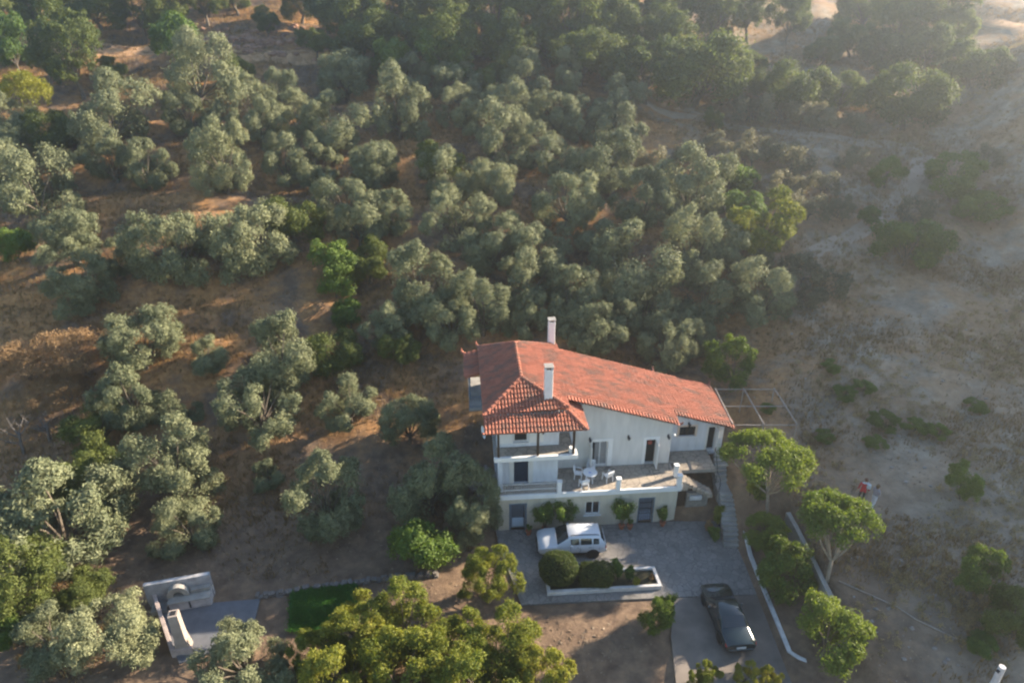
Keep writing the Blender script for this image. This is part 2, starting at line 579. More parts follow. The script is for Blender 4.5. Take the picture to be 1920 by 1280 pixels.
nx, ny = len(GX), len(GY)
V = np.stack([XX.ravel(), YY.ravel(), ZZ.ravel()], 1)
ii = np.arange(nx * ny).reshape(ny, nx)
Q = np.stack([ii[:-1, :-1].ravel(), ii[:-1, 1:].ravel(), ii[1:, 1:].ravel(), ii[1:, :-1].ravel()], 1)
gme = np_mesh('ground', V, Q, smooth=True)
dustm = sstep(XX + 0.35 * (YY - 40) * 0.3, 15, 27) * 0.95
drym = sstep(YY, 34, 50) * (1 - 0.7 * sstep(XX, 12, 30)) + 0.2 * sstep(YY, 31, 38) + 0.04
ca = gme.color_attributes.new('cover', 'FLOAT_COLOR', 'POINT')
cc_ = np.stack([dustm.ravel(), np.clip(drym, 0, 1).ravel(), np.zeros(nx * ny), np.ones(nx * ny)], 1).astype(np.float32)
ca.data.foreach_set('color', cc_.ravel())
ground = obj('ground', gme, M['earth'])
ground['kind'] = 'structure'

def ribbon(name, pix, width, m, lift=0.05, kind='structure'):
    pts = [spot(*p)[:2] for p in pix]
    dense = []
    for a, b in zip(pts[:-1], pts[1:]):
        n = max(2, int(math.hypot(b[0] - a[0], b[1] - a[1]) / 0.5))
        for i in range(n):
            dense.append((a[0] + (b[0] - a[0]) * i / n, a[1] + (b[1] - a[1]) * i / n))
    dense.append(pts[-1])
    d = np.array(dense)
    for _ in range(6):
        d[1:-1] = (d[:-2] + d[1:-1] * 2 + d[2:]) / 4
    tn = np.gradient(d, axis=0)
    tn /= np.linalg.norm(tn, axis=1)[:, None] + 1e-9
    nr = np.stack([-tn[:, 1], tn[:, 0]], 1)
    vs, NC = [], 6
    r_ = np.random.default_rng(len(d))
    wl = np.convolve(r_.normal(0, 0.35, len(d) + 8), np.ones(9) / 9, 'valid')
    for i in range(len(d)):
        ww = width * (1 + wl[i])
        for k in range(NC):
            p = d[i] + nr[i] * ww * (k / (NC - 1) - 0.5)
            e = 0.0 if k in (0, NC - 1) else 1.0
            vs.append((p[0], p[1], hg(p[0], p[1]) + lift * e - 0.04 * (1 - e)))
    idx = np.arange(len(d) * NC).reshape(len(d), NC)
    qs = np.stack([idx[:-1, :-1].ravel(), idx[1:, :-1].ravel(), idx[1:, 1:].ravel(), idx[:-1, 1:].ravel()], 1)
    o = obj(name, np_mesh(name, vs, qs, smooth=True), m)
    o['kind'] = kind
    return o
M['track'] = mat('orange_dirt', (0.58, 0.35, 0.19), 0.95, 0.35, 0.9, bump=0.03, bscale=5)
M['footpath'] = mat('dusty_dirt', (0.38, 0.295, 0.22), 0.95, 0.2, 0.5, bump=0.03, bscale=5)
ribbon('dirt_track', [(-60, 66), (40, 76), (150, 88), (260, 93), (420, 103), (500, 107), (570, 111), (640, 108), (720, 114)], 4.0, M['track'])
ribbon('footpath', [(1150, 168), (1215, 196), (1290, 220), (1370, 238), (1450, 248), (1560, 256), (1650, 268), (1730, 285)], 1.7, M['footpath'])
ribbon('footpath', [(1735, 290), (1710, 340), (1670, 400), (1600, 445), (1530, 470), (1490, 510), (1500, 545)], 2.4, M['footpath'], 0.04)
ribbon('footpath', [(1990, 60), (1920, 52), (1850, 40), (1790, 10)], 3.0, M['track'])

# court, drive and lawn
def sheet(name, poly, z, m):
    b = MB().prism(poly, z - 0.10, z)
    o = b.build(name, m)
    o['kind'] = 'structure'
    return o
sheet('courtyard', [(-1.15, 34.6), (-0.9, 33.2), (0.55, 28.2), (9.7, 28.75), (14.9, 28.95), (14.9, 35.2), (11, 35.6)], 0.0, M['paving'])
sheet('driveway', [(9.6, 28.70), (8.9, 26.0), (8.0, 18), (15.6, 18), (15.3, 24.4), (14.9, 24.6), (14.9, 28.90)], -0.004, M['drive'])

# ------------------------------------------------------------------ house
HO, HA = (-0.889, 34.296), R(4.5)
def HW(u_, v_):
    return HO[0] + u_ * math.cos(HA) - v_ * math.sin(HA), HO[1] + u_ * math.sin(HA) + v_ * math.cos(HA)
house = empty('house', (HO[0], HO[1], 0), HA, 'cream three-storey house with terracotta tile roofs and two white chimneys', 'house')

def wall_with_holes(xs0, xs1, zbot, ztop, y0, y1, holes):
    """front wall (normal -y) split round openings; ztop may be a function of x; holes (x0, x1, z0, z1)"""
    b = MB()
    zt = ztop if callable(ztop) else (lambda x: ztop)
    cuts = sorted(set([xs0, xs1] + [h for q in holes for h in q[:2]]))
    for a, c in zip(cuts[:-1], cuts[1:]):
        segs = [(zbot, None)]
        inner = sorted([q for q in holes if q[0] <= a + 1e-6 and q[1] >= c - 1e-6], key=lambda q: q[2])
        z = zbot
        for q in inner:
            if q[2] > z + 1e-6:
                b.wallpoly([(a, z), (c, z), (c, q[2]), (a, q[2])], y0, y1)
            z = q[3]
        b.wallpoly([(a, z), (c, z), (c, zt(c)), (a, zt(a))], y0, y1)
    return b

ZR = lambda u_: 9.80 - 0.31 * (u_ - 1.75)        # top of the long right-hand roof plane
# --- walls
GF = [(0.80, 1.77, 0.0, 2.15), (5.75, 6.75, 0.95, 2.05), (9.40, 10.35, 0.0, 2.1)]
wall_with_holes(0, 11.9, -0.3, 2.76, 0, 0.3, GF).build('ground_floor_wall', M['plaster_yellow'], house)
MB().box((0.0, 0.3, -0.3), (0.3, 9.2, 5.7)).build('side_wall', M['plaster_white'], house)
MB().box((11.6, 0.3, -0.3), (11.9, 2.44, 2.76)).build('side_wall', M['plaster'], house)
wall_with_holes(0, 4.0, 3.0, 5.76, 1.1, 1.4, [(1.10, 2.05, 3.02, 5.0)]).build('middle_floor_wall', M['plaster_white'], house)
wall_with_holes(0, 4.0, 6.0, 8.5, 1.1, 1.4, [(1.08, 2.0, 6.35, 7.75)]).build('upper_floor_wall', M['plaster_white'], house)
MB().box((3.7, 1.4, 3.0), (4.0, 2.44, 5.76)).build('side_wall', M['plaster_white'], house)
MB().box((3.7, 1.4, 6.0), (4.0, 2.44, 8.5)).build('side_wall', M['plaster_white'], house)
MB().box((0.0, 1.4, 6.0), (0.3, 9.2, 8.5)).build('side_wall', M['plaster_white'], house)
wall_with_holes(3.7, 11.9, 3.0, lambda x: ZR(x) - 0.30, 2.45, 2.75, [(6.5, 7.58, 3.04, 5.08), (10.2, 10.88, 3.04, 5.05)]).build('living_room_wall', M['plaster'], house)
MB().box((11.6, 2.75, 2.6), (11.9, 3.7, ZR(11.9) - 0.32)).build('side_wall', M['plaster'], house)
wall_with_holes(11.9, 16.05, 2.6, lambda x: ZR(x) - 0.30, 3.7, 4.0, [(12.85, 13.98, 4.3, 5.08), (14.95, 15.5, 3.0, 4.95)]).build('annex_wall', M['plaster_white'], house)
MB().box((15.75, 4.0, 2.6), (16.05, 8.4, ZR(16.05) - 0.30)).build('side_wall', M['plaster_white'], house)
MB().wallpoly([(0, -0.3), (16.05, 2.0), (16.05, ZR(16.05) - 0.3), (4.5, ZR(4.5) - 0.3), (4.5, 8.5), (0, 8.5)], 8.4, 8.7).build('back_wall', M['plaster_white'], house)

# --- slabs
terr = MB().box((-0.15, -0.12, 2.76), (12.02, 2.44, 3.0)).build('terrace_slab', M['concrete'], house)
MB().prism([(-0.05, 0.03), (11.9, 0.03), (11.9, 2.42), (4.02, 2.42), (4.02, 1.08), (-0.05, 1.08)], 2.99, 3.012).build('terrace_paving', M['terrace_paving'], terr)
MB().box((-0.19, -0.17, 2.70), (12.06, -0.02, 3.05)).build('terrace_edge', M['white'], terr, bevel=0.01)
MB().box((12.04, -0.02, 2.70), (12.18, 1.0, 3.05)).build('terrace_edge', M['white'], terr, bevel=0.01)
for u_, v_ in ((3.95, -0.10), (7.82, -0.10), (11.86, -0.09), (11.95, 0.95)):
    p = MB().box((u_ - 0.14, v_ - 0.13, 3.05), (u_ + 0.14, v_ + 0.15, 3.95), 0).build('terrace_post', M['white'], terr, bevel=0.015)
    MB().prism([(u_ - 0.17, v_ - 0.16), (u_ + 0.17, v_ - 0.16), (u_ + 0.17, v_ + 0.18), (u_ - 0.17, v_ + 0.18)], 3.952, 4.01).build('post_cap', M['white'], p, bevel=0.01)
rl = MB()
for z in (3.45, 3.9):
    rl.tube([(-0.05, -0.09, z), (3.82, -0.09, z)], 0.018, 6)
for k in range(26):
    rl.tube([(0.0 + k * 0.15, -0.09, 3.05), (0.0 + k * 0.15, -0.09, 3.9)], 0.011, 5)
rl.build('terrace_railing', M['white'], terr)
ext = MB().prism([(12.18, 0.35), (12.55, 0.35), (12.55, 1.55), (14.95, 1.55), (15.0, 3.69), (11.91, 3.69), (11.91, 2.46), (12.18, 2.46)], 2.74, 3.0).build('annex_landing', M['concrete'], house)
MB().prism([(12.2, 0.37), (12.53, 0.37), (12.53, 1.57), (14.93, 1.57), (14.98, 3.67), (11.93, 3.67), (11.93, 2.48), (12.2, 2.48)], 2.99, 3.012).build('landing_paving', M['terrace_paving'], ext)
balc = MB().box((-0.2, -0.03, 5.76), (5.0, 2.44, 5.97)).build('balcony_slab', M['concrete'], house)
MB().prism([(-0.1, 0.12), (4.86, 0.12), (4.86, 2.42), (4.02, 2.42), (4.02, 1.08), (-0.1, 1.08)], 5.96, 5.985).build('balcony_paving', M['terrace_paving'], balc)
MB().box((-0.24, -0.10, 5.72), (5.04, 0.10, 6.03)).build('balcony_edge', M['white'], balc, bevel=0.01)
MB().box((4.88, 0.10, 5.72), (5.04, 2.44, 6.03)).build('balcony_edge', M['white'], balc, bevel=0.01)
for u_ in (0.05, 2.52, 4.78):
    MB().box((u_ - 0.07, 0.0, 6.03), (u_ + 0.07, 0.14, 8.0)).build('balcony_post', M['wood'], balc)
MB().box((4.55, 0.15, 5.99), (4.86, 0.45, 6.35)).build('balcony_pier', M['white'], balc, bevel=0.01)

# --- openings
def door(u0, u1, z0, z1, y, panel, name='door', surround=None, sw=0.16, handle=True, back=0.16):
    d = MB().box((u0, y + back, z0), (u1, y + back + 0.05, z1)).build(name, panel, house)
    if surround:
        f = MB()
        f.box((u0 - sw, y - 0.03, z0), (u0, y + 0.12, z1 + sw)).box((u1, y - 0.03, z0), (u1 + sw, y + 0.12, z1 + sw)).box((u0, y - 0.03, z1), (u1, y + 0.12, z1 + sw))
        f.build('frame', surround, d)
    if handle:
        MB().box((u1 - 0.14, y + back - 0.06, z0 + 0.95), (u1 - 0.08, y + back - 0.002, z0 + 1.1)).build('handle', M['iron'], d)
    return d
d = door(0.80, 1.77, 0.02, 2.15, 0.0, M['greyblue'], surround=M['greyblue'], sw=0.10)
g = MB()
for k in range(6):
    g.box((0.92 + k * 0.14, 0.11, 0.98), (0.955 + k * 0.14, 0.15, 2.05))
g.build('grille', M['iron'], d)
MB().box((0.90, 0.13, 0.15), (1.67, 0.155, 0.9)).build('door_panel', mat('pale_blue_panel', (0.42, 0.52, 0.62), 0.5), d, bevel=0.01)
d = door(9.40, 10.35, 0.02, 2.1, 0.0, M['greyblue'], surround=M['greyblue'], sw=0.07)
g = MB()
for k in range(6):
    g.box((9.47 + k * 0.15, 0.10, 0.1), (9.50 + k * 0.15, 0.14, 2.05))
for z in (0.7, 1.1, 1.6):
    g.box((9.42, 0.12, z), (10.33, 0.15, z + 0.04))
g.build('grille', M['iron'], d)
MB().box((9.5, 0.13, 0.12), (10.25, 0.157, 0.85)).build('door_panel', mat('grey_panel', (0.25, 0.29, 0.36), 0.5), d, bevel=0.01)
d = door(1.10, 2.05, 3.02, 5.0, 1.1, M['blue'], surround=M['plaster'], sw=0.30, handle=False)
for k in range(14):
    MB().box((1.14, 1.235, 3.12 + k * 0.13), (2.01, 1.258, 3.21 + k * 0.13)).build('slat', M['blue'], d)
d = door(10.2, 10.88, 3.04, 5.05, 2.45, M['dark'], surround=M['white'], sw=0.22, handle=False, back=0.24)
lf = MB().box((10.84, 1.75, 3.06), (10.89, 2.44, 5.03)).build('door_leaf', M['white'], d)
MB().lathe([(0.02, 0), (0.16, 0.05), (0.18, 0.2), (0.05, 0.36)], 10, (10.5, 2.66, 4.55)).build('lantern', mat('dull_red', (0.30, 0.07, 0.05), 0.7), d)
d = door(14.95, 15.5, 3.02, 4.95, 3.7, M['dark'], surround=M['plaster'], sw=0.13, handle=False, back=0.24)
MB().box((15.46, 3.15, 3.03), (15.51, 3.69, 4.93)).build('door_leaf', M['white'], d)

def window(u0, u1, z0, z1, y, pane, frame, nsplit=2, sill=True, name='window'):
    p = MB().box((u0, y + 0.14, z0), (u1, y + 0.17, z1)).build(name, pane, house)
    f = MB()
    t = 0.07
    f.box((u0, y + 0.08, z0), (u0 + t, y + 0.138, z1)).box((u1 - t, y + 0.08, z0), (u1, y + 0.138, z1))
    f.box((u0 + t, y + 0.08, z0), (u1 - t, y + 0.138, z0 + t)).box((u0 + t, y + 0.08, z1 - t), (u1 - t, y + 0.138, z1))
    for k in range(1, nsplit):
        x = u0 + (u1 - u0) * k / nsplit
        f.box((x - 0.03, y + 0.085, z0 + t), (x + 0.03, y + 0.135, z1 - t))
    f.build('frame', frame, p)
    if sill:
        MB().box((u0 - 0.1, y - 0.1, z0 - 0.07), (u1 + 0.1, y + 0.10, z0 - 0.003)).build('sill', M['white'], p, bevel=0.01)
    return p
wn = window(6.5, 7.58, 3.06, 5.08, 2.45, M['curtain'], M['white'], 2, False, 'sliding_door')
f = MB()
f.box((6.5 - 0.05, 2.42, 3.02), (6.5, 2.52, 5.2)).box((7.58, 2.42, 3.02), (7.90, 2.55, 5.3)).box((6.5, 2.42, 5.08), (7.58, 2.55, 5.3))
f.build('surround', M['white'], wn)
MB().box((6.50, 2.48, 3.08), (6.68, 2.525, 5.06)).build('gap_shade', M['dark'], wn)  # solid near-black strip, painted as the shade of a part-open door
MB().box((6.32, 1.72, 3.05), (6.38, 2.44, 5.06)).build('shutter', M['white'], wn, bevel=0.01)
window(5.75, 6.75, 0.95, 2.05, 0.0, M['glass'], M['white'])
p = window(1.08, 2.0, 6.35, 7.75, 1.1, M['dark'], M['white'], 1)
for a, b_ in ((0.12, 1.02), (2.06, 2.98)):
    s = MB().box((a, 1.03, 6.3), (b_, 1.09, 7.8)).build('shutter', M['white'], p, bevel=0.01)
    for k in range(10):
        MB().box((a + 0.08, 1.012, 6.42 + k * 0.13), (b_ - 0.08, 1.028, 6.50 + k * 0.13)).build('slat', M['white'], s)
p = window(12.85, 13.98, 4.3, 5.08, 3.7, M['glass'], M['wood'], 2)
f = MB()
f.box((12.70, 3.66, 4.20), (12.85, 3.78, 5.2)).box((13.98, 3.66, 4.20), (14.13, 3.78, 5.2)).box((12.85, 3.66, 5.08), (13.98, 3.78, 5.2))
f.build('surround', mat('cream_surround', (0.62, 0.50, 0.40), 0.9), p)
for k in range(6):
    MB().box((12.98 + k * 0.17, 3.70, 4.3), (13.0 + k * 0.17, 3.72, 5.08)).build('grille_bar', M['iron'], p)

def wall_lamp(u_, y, z):
    a = MB().box((u_ - 0.05, y - 0.03, z - 0.1), (u_ + 0.05, y - 0.002, z + 0.12)).box((u_ - 0.015, y - 0.18, z + 0.06), (u_ + 0.015, y - 0.03, z + 0.09)).build('wall_lamp', M['iron'], house)
    MB().lathe([(0.05, -0.16), (0.10, 0.0), (0.11, 0.02), (0.03, 0.09)], 8, (u_, y - 0.2, z)).build('lantern', M['iron'], a)
for u_, y, z in ((6.3, 2.45, 5.35), (8.92, 2.45, 5.38), (11.65, 2.45, 5.30), (2.95, 1.1, 7.2), (13.45, 3.7, 5.35)):
    wall_lamp(u_, y, z)
MB().lathe([(0.02, -0.10), (0.11, 0.0), (0.02, 0.10)], 10, (12.0, 2.30, 5.45)).build('globe_lamp', M['white'], house)

# --- roofs of barrel tiles
def roof_face(name, corners, along, deck=True, parent=None, wt=0.215, lt=0.36, seed=0, thick=0.12):
    """corners: planar polygon; along: (p, q) the eave line. Tiles run up the slope from it."""
    P = [Vector(c) for c in corners]
    p0, p1 = Vector(along[0]), Vector(along[1])
    e = (p1 - p0).normalized()
    nrm = Vector((0, 0, 0))
    for i in range(len(P)):
        nrm += (P[i] - P[0]).cross(P[(i + 1) % len(P)] - P[0])
    nrm.normalize()
    if nrm.z < 0:
        nrm = -nrm
    s = nrm.cross(e).normalized()
    if s.z < 0:
        s = -s
    AB = [((p - p0).dot(e), (p - p0).dot(s)) for p in P]
    def inside(a, b):
        c = False
        j = len(AB) - 1
        for i in range(len(AB)):
            (xi, yi), (xj, yj) = AB[i], AB[j]
            if (yi > b) != (yj > b) and a < (xj - xi) * (b - yi) / (yj - yi) + xi:
                c = not c
            j = i
        return c
    part = parent
    if deck:
        n = len(P)
        d_ = MB()
        vs = [p - nrm * 0.005 for p in P] + [p - nrm * thick for p in P]
        d_.add(vs, [tuple(range(n)), tuple(range(n, 2 * n))[::-1]] + [(i, (i + 1) % n, n + (i + 1) % n, n + i) for i in range(n)])
        part = d_.build(name, M['tile'], parent or house)
    rnd = random.Random(seed)
    amin, amax = min(a for a, b in AB), max(a for a, b in AB)
    bmin, bmax = min(b for a, b in AB), max(b for a, b in AB)
    vs, qs = [], []
    NS = 5
    i = 0
    a = amin + wt / 2
    while a < amax:
        b = bmin
        while b < bmax:
            if inside(a, b + lt * 0.45) or inside(a, b + lt * 0.15):
                base = len(vs)
                ja, jb, jr = rnd.uniform(-.012, .012), rnd.uniform(-.02, .02), rnd.uniform(.92, 1.06)
                for (bb, rr, lift) in ((b - 0.05 + jb, 0.088, 0.038), (b + lt + jb, 0.074, 0.004)):
                    for k in range(NS + 1):
                        t = math.pi * k / NS
                        q = p0 + e * (a + ja + math.cos(t) * rr * 1.08 * jr) + s * bb + nrm * (math.sin(t) * rr * 0.95 + lift)
                        vs.append(tuple(q))
                for k in range(NS):
                    qs.append((base + k, base + k + 1, base + NS + 1 + k + 1, base + NS + 1 + k))
                qs.append((base, base + 1, base + 2, base + 3)); qs.append((base, base + 3, base + 4, base + 5))
            b += lt
        a += wt
    o = obj('roof_tiles', np_mesh('roof_tiles', vs, qs), M['tile'], part)
    o['kind'] = 'stuff'
    return part
def cap_row(pts, parent, r=0.13, name='ridge_tiles'):
    """overlapping half-round caps along a polyline"""
    b = MB()
    for p, q in zip(pts[:-1], pts[1:]):
        p, q = Vector(p), Vector(q)
        L_ = (q - p).length
        n = max(1, round(L_ / 0.36))
        d = (q - p).normalized()
        sd_ = d.cross(Vector((0, 0, 1))).normalized()
        up_ = sd_.cross(d)
        for i in range(n):
            c0, c1 = p + d * (L_ * i / n - 0.03), p + d * (L_ * (i + 1) / n + 0.03)
            ring = []
            for c, rr, lf in ((c0, r * 1.12, 0.03), (c1, r * 0.95, 0.0)):
                ring.append([c + sd_ * math.cos(math.pi * k / 6) * rr + up_ * (math.sin(math.pi * k / 6) * rr * 0.9 + lf) for k in range(7)])
            b.add(ring[0] + ring[1], [(k, k + 1, 8 + k, 7 + k) for k in range(6)] + [tuple(range(7))])
    o = b.build(name, M['tile'], parent)
    o['kind'] = 'stuff'
    return o
def finial(p, d, parent, s=1.0):
    p, d = Vector(p), Vector(d).normalized()
    MB().tube([p, p + d * 0.18 * s + Vector((0, 0, 0.08 * s)), p + d * 0.30 * s + Vector((0, 0, 0.24 * s)), p + d * 0.30 * s + Vector((0, 0, 0.42 * s))],
              [0.12 * s, 0.11 * s, 0.08 * s, 0.03 * s], 7).build('roof_finial', M['tile'], parent, smooth=50)

A0, A1 = (1.75, 3.35, 9.80), (1.75, 8.15, 9.80)            # main ridge
fl, fr = (-0.75, 0.95, 8.62), (4.55, 0.95, ZR(4.55))        # hip corners, front
bl, br = (-0.75, 9.9, 8.57), (4.75, 9.35, ZR(4.75))
EU = 16.55
rp = roof_face('right_roof', [A0, fr, (4.55, 2.28, ZR(4.55)), (12.15, 2.28, ZR(12.15)), (12.15, 3.48, ZR(12.15)), (EU, 3.48, ZR(EU)), (EU, 8.75, ZR(EU)), (4.75, 8.75, ZR(4.75)), br, A1],
               ((EU, 2.05, ZR(EU)), (EU, 8.75, ZR(EU))), seed=1)
lp = roof_face('left_roof', [A0, A1, bl, fl], (fl, (bl[0], bl[1], fl[2])), seed=2)
fp = roof_face('front_hip_roof', [A0, fl, (4.55, 0.95, 8.90)], (fl, (4.55, 0.95, 8.90)), seed=3)
bk = MB().add([A1, bl, br, (1.75, 8.3, 8.7)], [(0, 1, 2), (0, 3, 1), (0, 2, 3), (1, 3, 2)]).build('back_hip_roof', M['tile'], house)
cap_row([A0, A1], rp)
cap_row([fl, A0], fp); cap_row([fr, A0], rp)
cap_row([bl, A1], bk); cap_row([br, A1], bk)
# double row of tile ends along the raked front edges of the long roof
def verge(u0, u1, v_, parent):
    b = MB()
    n = int((u1 - u0) / 0.215)
    for row, (dv, dz) in enumerate(((-0.14, -0.03), (0.04, -0.24))):
        for k in range(n):
            u_ = u0 + (u1 - u0) * (k + 0.5) / n + (0.1 if row else 0)
            z = ZR(u_) + dz
            ring0 = [(u_ + math.cos(math.pi * j / 5) * 0.095, v_ + dv - 0.06, z + math.sin(math.pi * j / 5) * 0.09 - math.cos(math.pi * j / 5) * 0.03) for j in range(6)]
            ring1 = [(x, y + 0.46, z_ + 0.02) for x, y, z_ in ring0]
            b.add(ring0 + ring1, [(j, j + 1, 7 + j, 6 + j) for j in range(5)])
    o = b.build('verge_tiles', M['tile'], parent)
    o['kind'] = 'stuff'
verge(4.6, 12.15, 2.05, rp)
verge(12.2, EU, 3.25, rp)
finial((12.15, 8.75, ZR(12.15)), (0, 1, 0), rp, 0.8)
finial((EU - 0.05, 8.7, ZR(EU)), (0.6, 0.6, 0), rp, 0.8)
finial((12.2, 2.0, ZR(12.2)), (0.6, -0.6, 0), rp, 0.6)
finial(bl, (-0.6, 0.5, 0), lp); finial(fl, (-0.6, -0.6, 0), fp, 0.6)
# gutter board and the lower roof over the balcony
MB().box((-0.72, 0.88, 8.52), (4.60, 0.98, 8.66)).build('gutter_board', mat('pale_gutter', (0.42, 0.37, 0.33), 0.7, 0.2, 3), house)
sk_f = [(-0.82, -0.32, 8.10), (5.45, -0.32, 8.10), (4.50, 1.00, 8.64), (-0.30, 1.00, 8.64)]
sp = roof_face('balcony_roof', [(-0.82, -0.32, 8.10), (5.45, -0.32, 8.10), (4.50, 1.00, 8.64), (-0.82, 1.00, 8.64)], ((-0.82, -0.32, 8.10), (5.45, -0.32, 8.10)), seed=4)
sr = roof_face('balcony_side_roof', [(5.45, -0.32, 8.10), (5.55, 2.43, 8.10), (4.50, 2.43, 8.64), (4.50, 1.0, 8.64)], ((5.45, -0.32, 8.10), (5.45, 2.43, 8.10)), seed=5)
cap_row([(5.5, -0.40, 8.10), (4.5, 1.0, 8.66)], sr, 0.12)
finial((-0.80, -0.32, 8.12), (-0.5, -0.6, 0), sp, 0.6)
# canopy and balcony on the left side
lc = roof_face('side_canopy_roof', [(-1.86, 6.7, 7.95), (-0.30, 6.7, 8.40), (-0.30, 10.1, 8.40), (-1.86, 10.1, 7.95)], ((-1.86, 6.7, 7.95), (-1.86, 10.1, 7.95)), seed=6)
finial((-1.8, 10.05, 7.97), (-0.7, 0.3, 0), lc)
for v_ in (6.95, 9.8):
    MB().box((-1.62, v_ - 0.06, 5.97), (-1.50, v_ + 0.06, 7.92)).build('canopy_post', M['greyblue'], lc)
sb = MB().box((-1.65, 5.75, 5.76), (0.0, 10.0, 5.97)).build('side_balcony', M['concrete'], house, bevel=0.01)
r_ = MB()
for a, b_ in (((-1.60, 5.8), (-1.60, 9.95)), ((-1.60, 5.8), (-0.02, 5.8))):
    for z in (6.1, 6.9):
        r_.tube([(a[0], a[1], z), (b_[0], b_[1], z)], 0.02, 6)
for k in range(28):
    r_.tube([(-1.60, 5.8 + k * 0.153, 6.0), (-1.60, 5.8 + k * 0.153, 6.9)], 0.012, 5)
for k in range(10):
    r_.tube([(-1.60 + k * 0.165, 5.8, 6.0), (-1.60 + k * 0.165, 5.8, 6.9)], 0.012, 5)
r_.build('side_railing', M['greyblue'], sb)
# chimneys
def chimney(u_, v_, z0, z1, sx, capm):
    c = MB().box((u_ - sx, v_ - sx, z0), (u_ + sx, v_ + sx, z1)).build('chimney', M['white'], house, bevel=0.02)
    for dx in (-1, 1):
        for dy in (-1, 1):
            MB().box((u_ + dx * (sx - 0.05) - 0.045, v_ + dy * (sx - 0.05) - 0.045, z1), (u_ + dx * (sx - 0.05) + 0.045, v_ + dy * (sx - 0.05) + 0.045, z1 + 0.16)).build('cap_foot', M['white'], c)
    MB().box((u_ - sx - 0.04, v_ - sx - 0.04, z1 + 0.16), (u_ + sx + 0.04, v_ + sx + 0.04, z1 + 0.23)).build('chimney_cap', capm, c, bevel=0.01)
    MB().box((u_ - sx + 0.08, v_ - sx + 0.08, z1 - 0.02), (u_ + sx - 0.08, v_ + sx - 0.08, z1 + 0.02)).build('flue', M['dark'], c)
chimney(3.32, 1.85, 8.7, 11.25, 0.25, M['concrete'])
chimney(4.50, 9.45, 6.0, 10.70, 0.24, M['concrete'])
# wall under the landing with the cellar door, and the winding side flight
MB().box((11.92, 0.36, -0.2), (12.08, 0.62, 2.73)).box((12.72, 0.36, -0.2), (14.2, 0.62, 2.0)).box((12.08, 0.36, 2.25), (12.72, 0.62, 2.73)).build('cellar_wall', M['stone'], house)
d = MB().box((12.09, 0.52, 0.06), (12.71, 0.58, 2.24)).build('cellar_door', M['wood'], house)
MB().box((12.05, 0.10, -0.05), (12.75, 0.35, 0.05)).build('threshold', M['concrete'], d)
MB().box((12.85, 0.16, 1.55), (13.7, 0.34, 1.85)).build('stone_shelf', M['oldwhite'], house, bevel=0.02)

# ------------------------------------------------------------------ stairs
stairs = empty('outdoor_staircase', (14.4, 33.0, 0), 0, 'straight grey concrete stairs climbing from the courtyard to the annex door', 'stairs')
def step(x0, x1, y0, y1, z0, z1):
    MB().box((x0 - 14.4, y0 - 33.0, z0), (x1 - 14.4, y1 - 33.0, z1)).build('step', M['concrete'], stairs, bevel=0.012)
NS_ = 11
for k in range(NS_):
    y0 = 32.75 + k * 0.288
    step(13.72 + 0.03 * k, 14.98, y0, y0 + 0.32, -0.1 + 0.17 * k * 0.6, 0.172 * (k + 1))
z1 = 0.172 * NS_
step(13.95, 14.98, 35.93, 37.0, 1.0, z1 + 0.004)
for k in range(6):
    y0 = 36.95 + k * 0.30
    step(14.02 + 0.03 * k, 15.05, y0, y0 + 0.33, 1.2, z1 + (3.0 - z1) * (k + 1) / 6.0)
side = empty('side_staircase', HW(13.3, 0.9) + (1.8,), HA, 'short sunlit flight of ragged stone steps beside the terrace corner', 'stairs')
for k in range(7):
    u0 = 12.5 + k * 0.27
    zt = 2.98 - (k + 1) * 0.145
    MB().box((u0 - 13.3, -0.52 - 0.03 * k, zt - 0.3 - 1.8), (u0 + 0.31 - 13.3, 0.42 - 0.05 * k, zt - 1.8)).build('step', M['terrace_paving'], side, bevel=0.02)
hr = empty('handrail', (13.95, 35.9, 1.9), 0, 'thin iron handrail at the landing of the outdoor stairs', 'handrail')
for p, q in (((0, 0, 0), (0, 0, 0.95)), ((0.05, 1.0, 0), (0.05, 1.0, 0.98)), ((0.15, 2.4, 1.0), (0.15, 2.4, 1.95))):
    MB().tube([p, q], 0.022, 6).build('post', M['iron'], hr)
MB().tube([(0, 0, 0.95), (0.05, 1.0, 0.98), (0.15, 2.4, 1.95)], 0.025, 6).build('rail', M['iron'], hr)

# ------------------------------------------------------------------ garden walls, planter
def wall_line(name, pts, th, m, label, cat='wall', top=None):
    """pts: (x, y, z0, z1) along the wall"""
    o = empty(name, (pts[0][0], pts[0][1], pts[0][2]), 0, label, cat)
    x0, y0, zb = pts[0][:3]
    n = len(pts)
    vs, fs = [], []
    for i, p in enumerate(pts):
        a = pts[max(i - 1, 0)]; c = pts[min(i + 1, n - 1)]
        d = Vector((c[0] - a[0], c[1] - a[1], 0)).normalized()
        nn = Vector((-d.y, d.x, 0)) * th / 2
        for sgn in (1, -1):
            for z in (p[2], p[3]):
                vs.append((p[0] + sgn * nn.x - x0, p[1] + sgn * nn.y - y0, z - zb))
    for i in range(n - 1):
        k = 4 * i
        fs += [(k + 0, k + 4, k + 5, k + 1), (k + 2, k + 3, k + 7, k + 6), (k + 1, k + 5, k + 7, k + 3), (k, k + 2, k + 6, k + 4)]
    fs += [(0, 1, 3, 2), (4 * n - 4, 4 * n - 2, 4 * n - 1, 4 * n - 3)]
    MB().add(vs, fs).build('masonry', m, o, bevel=0.02)
    return o
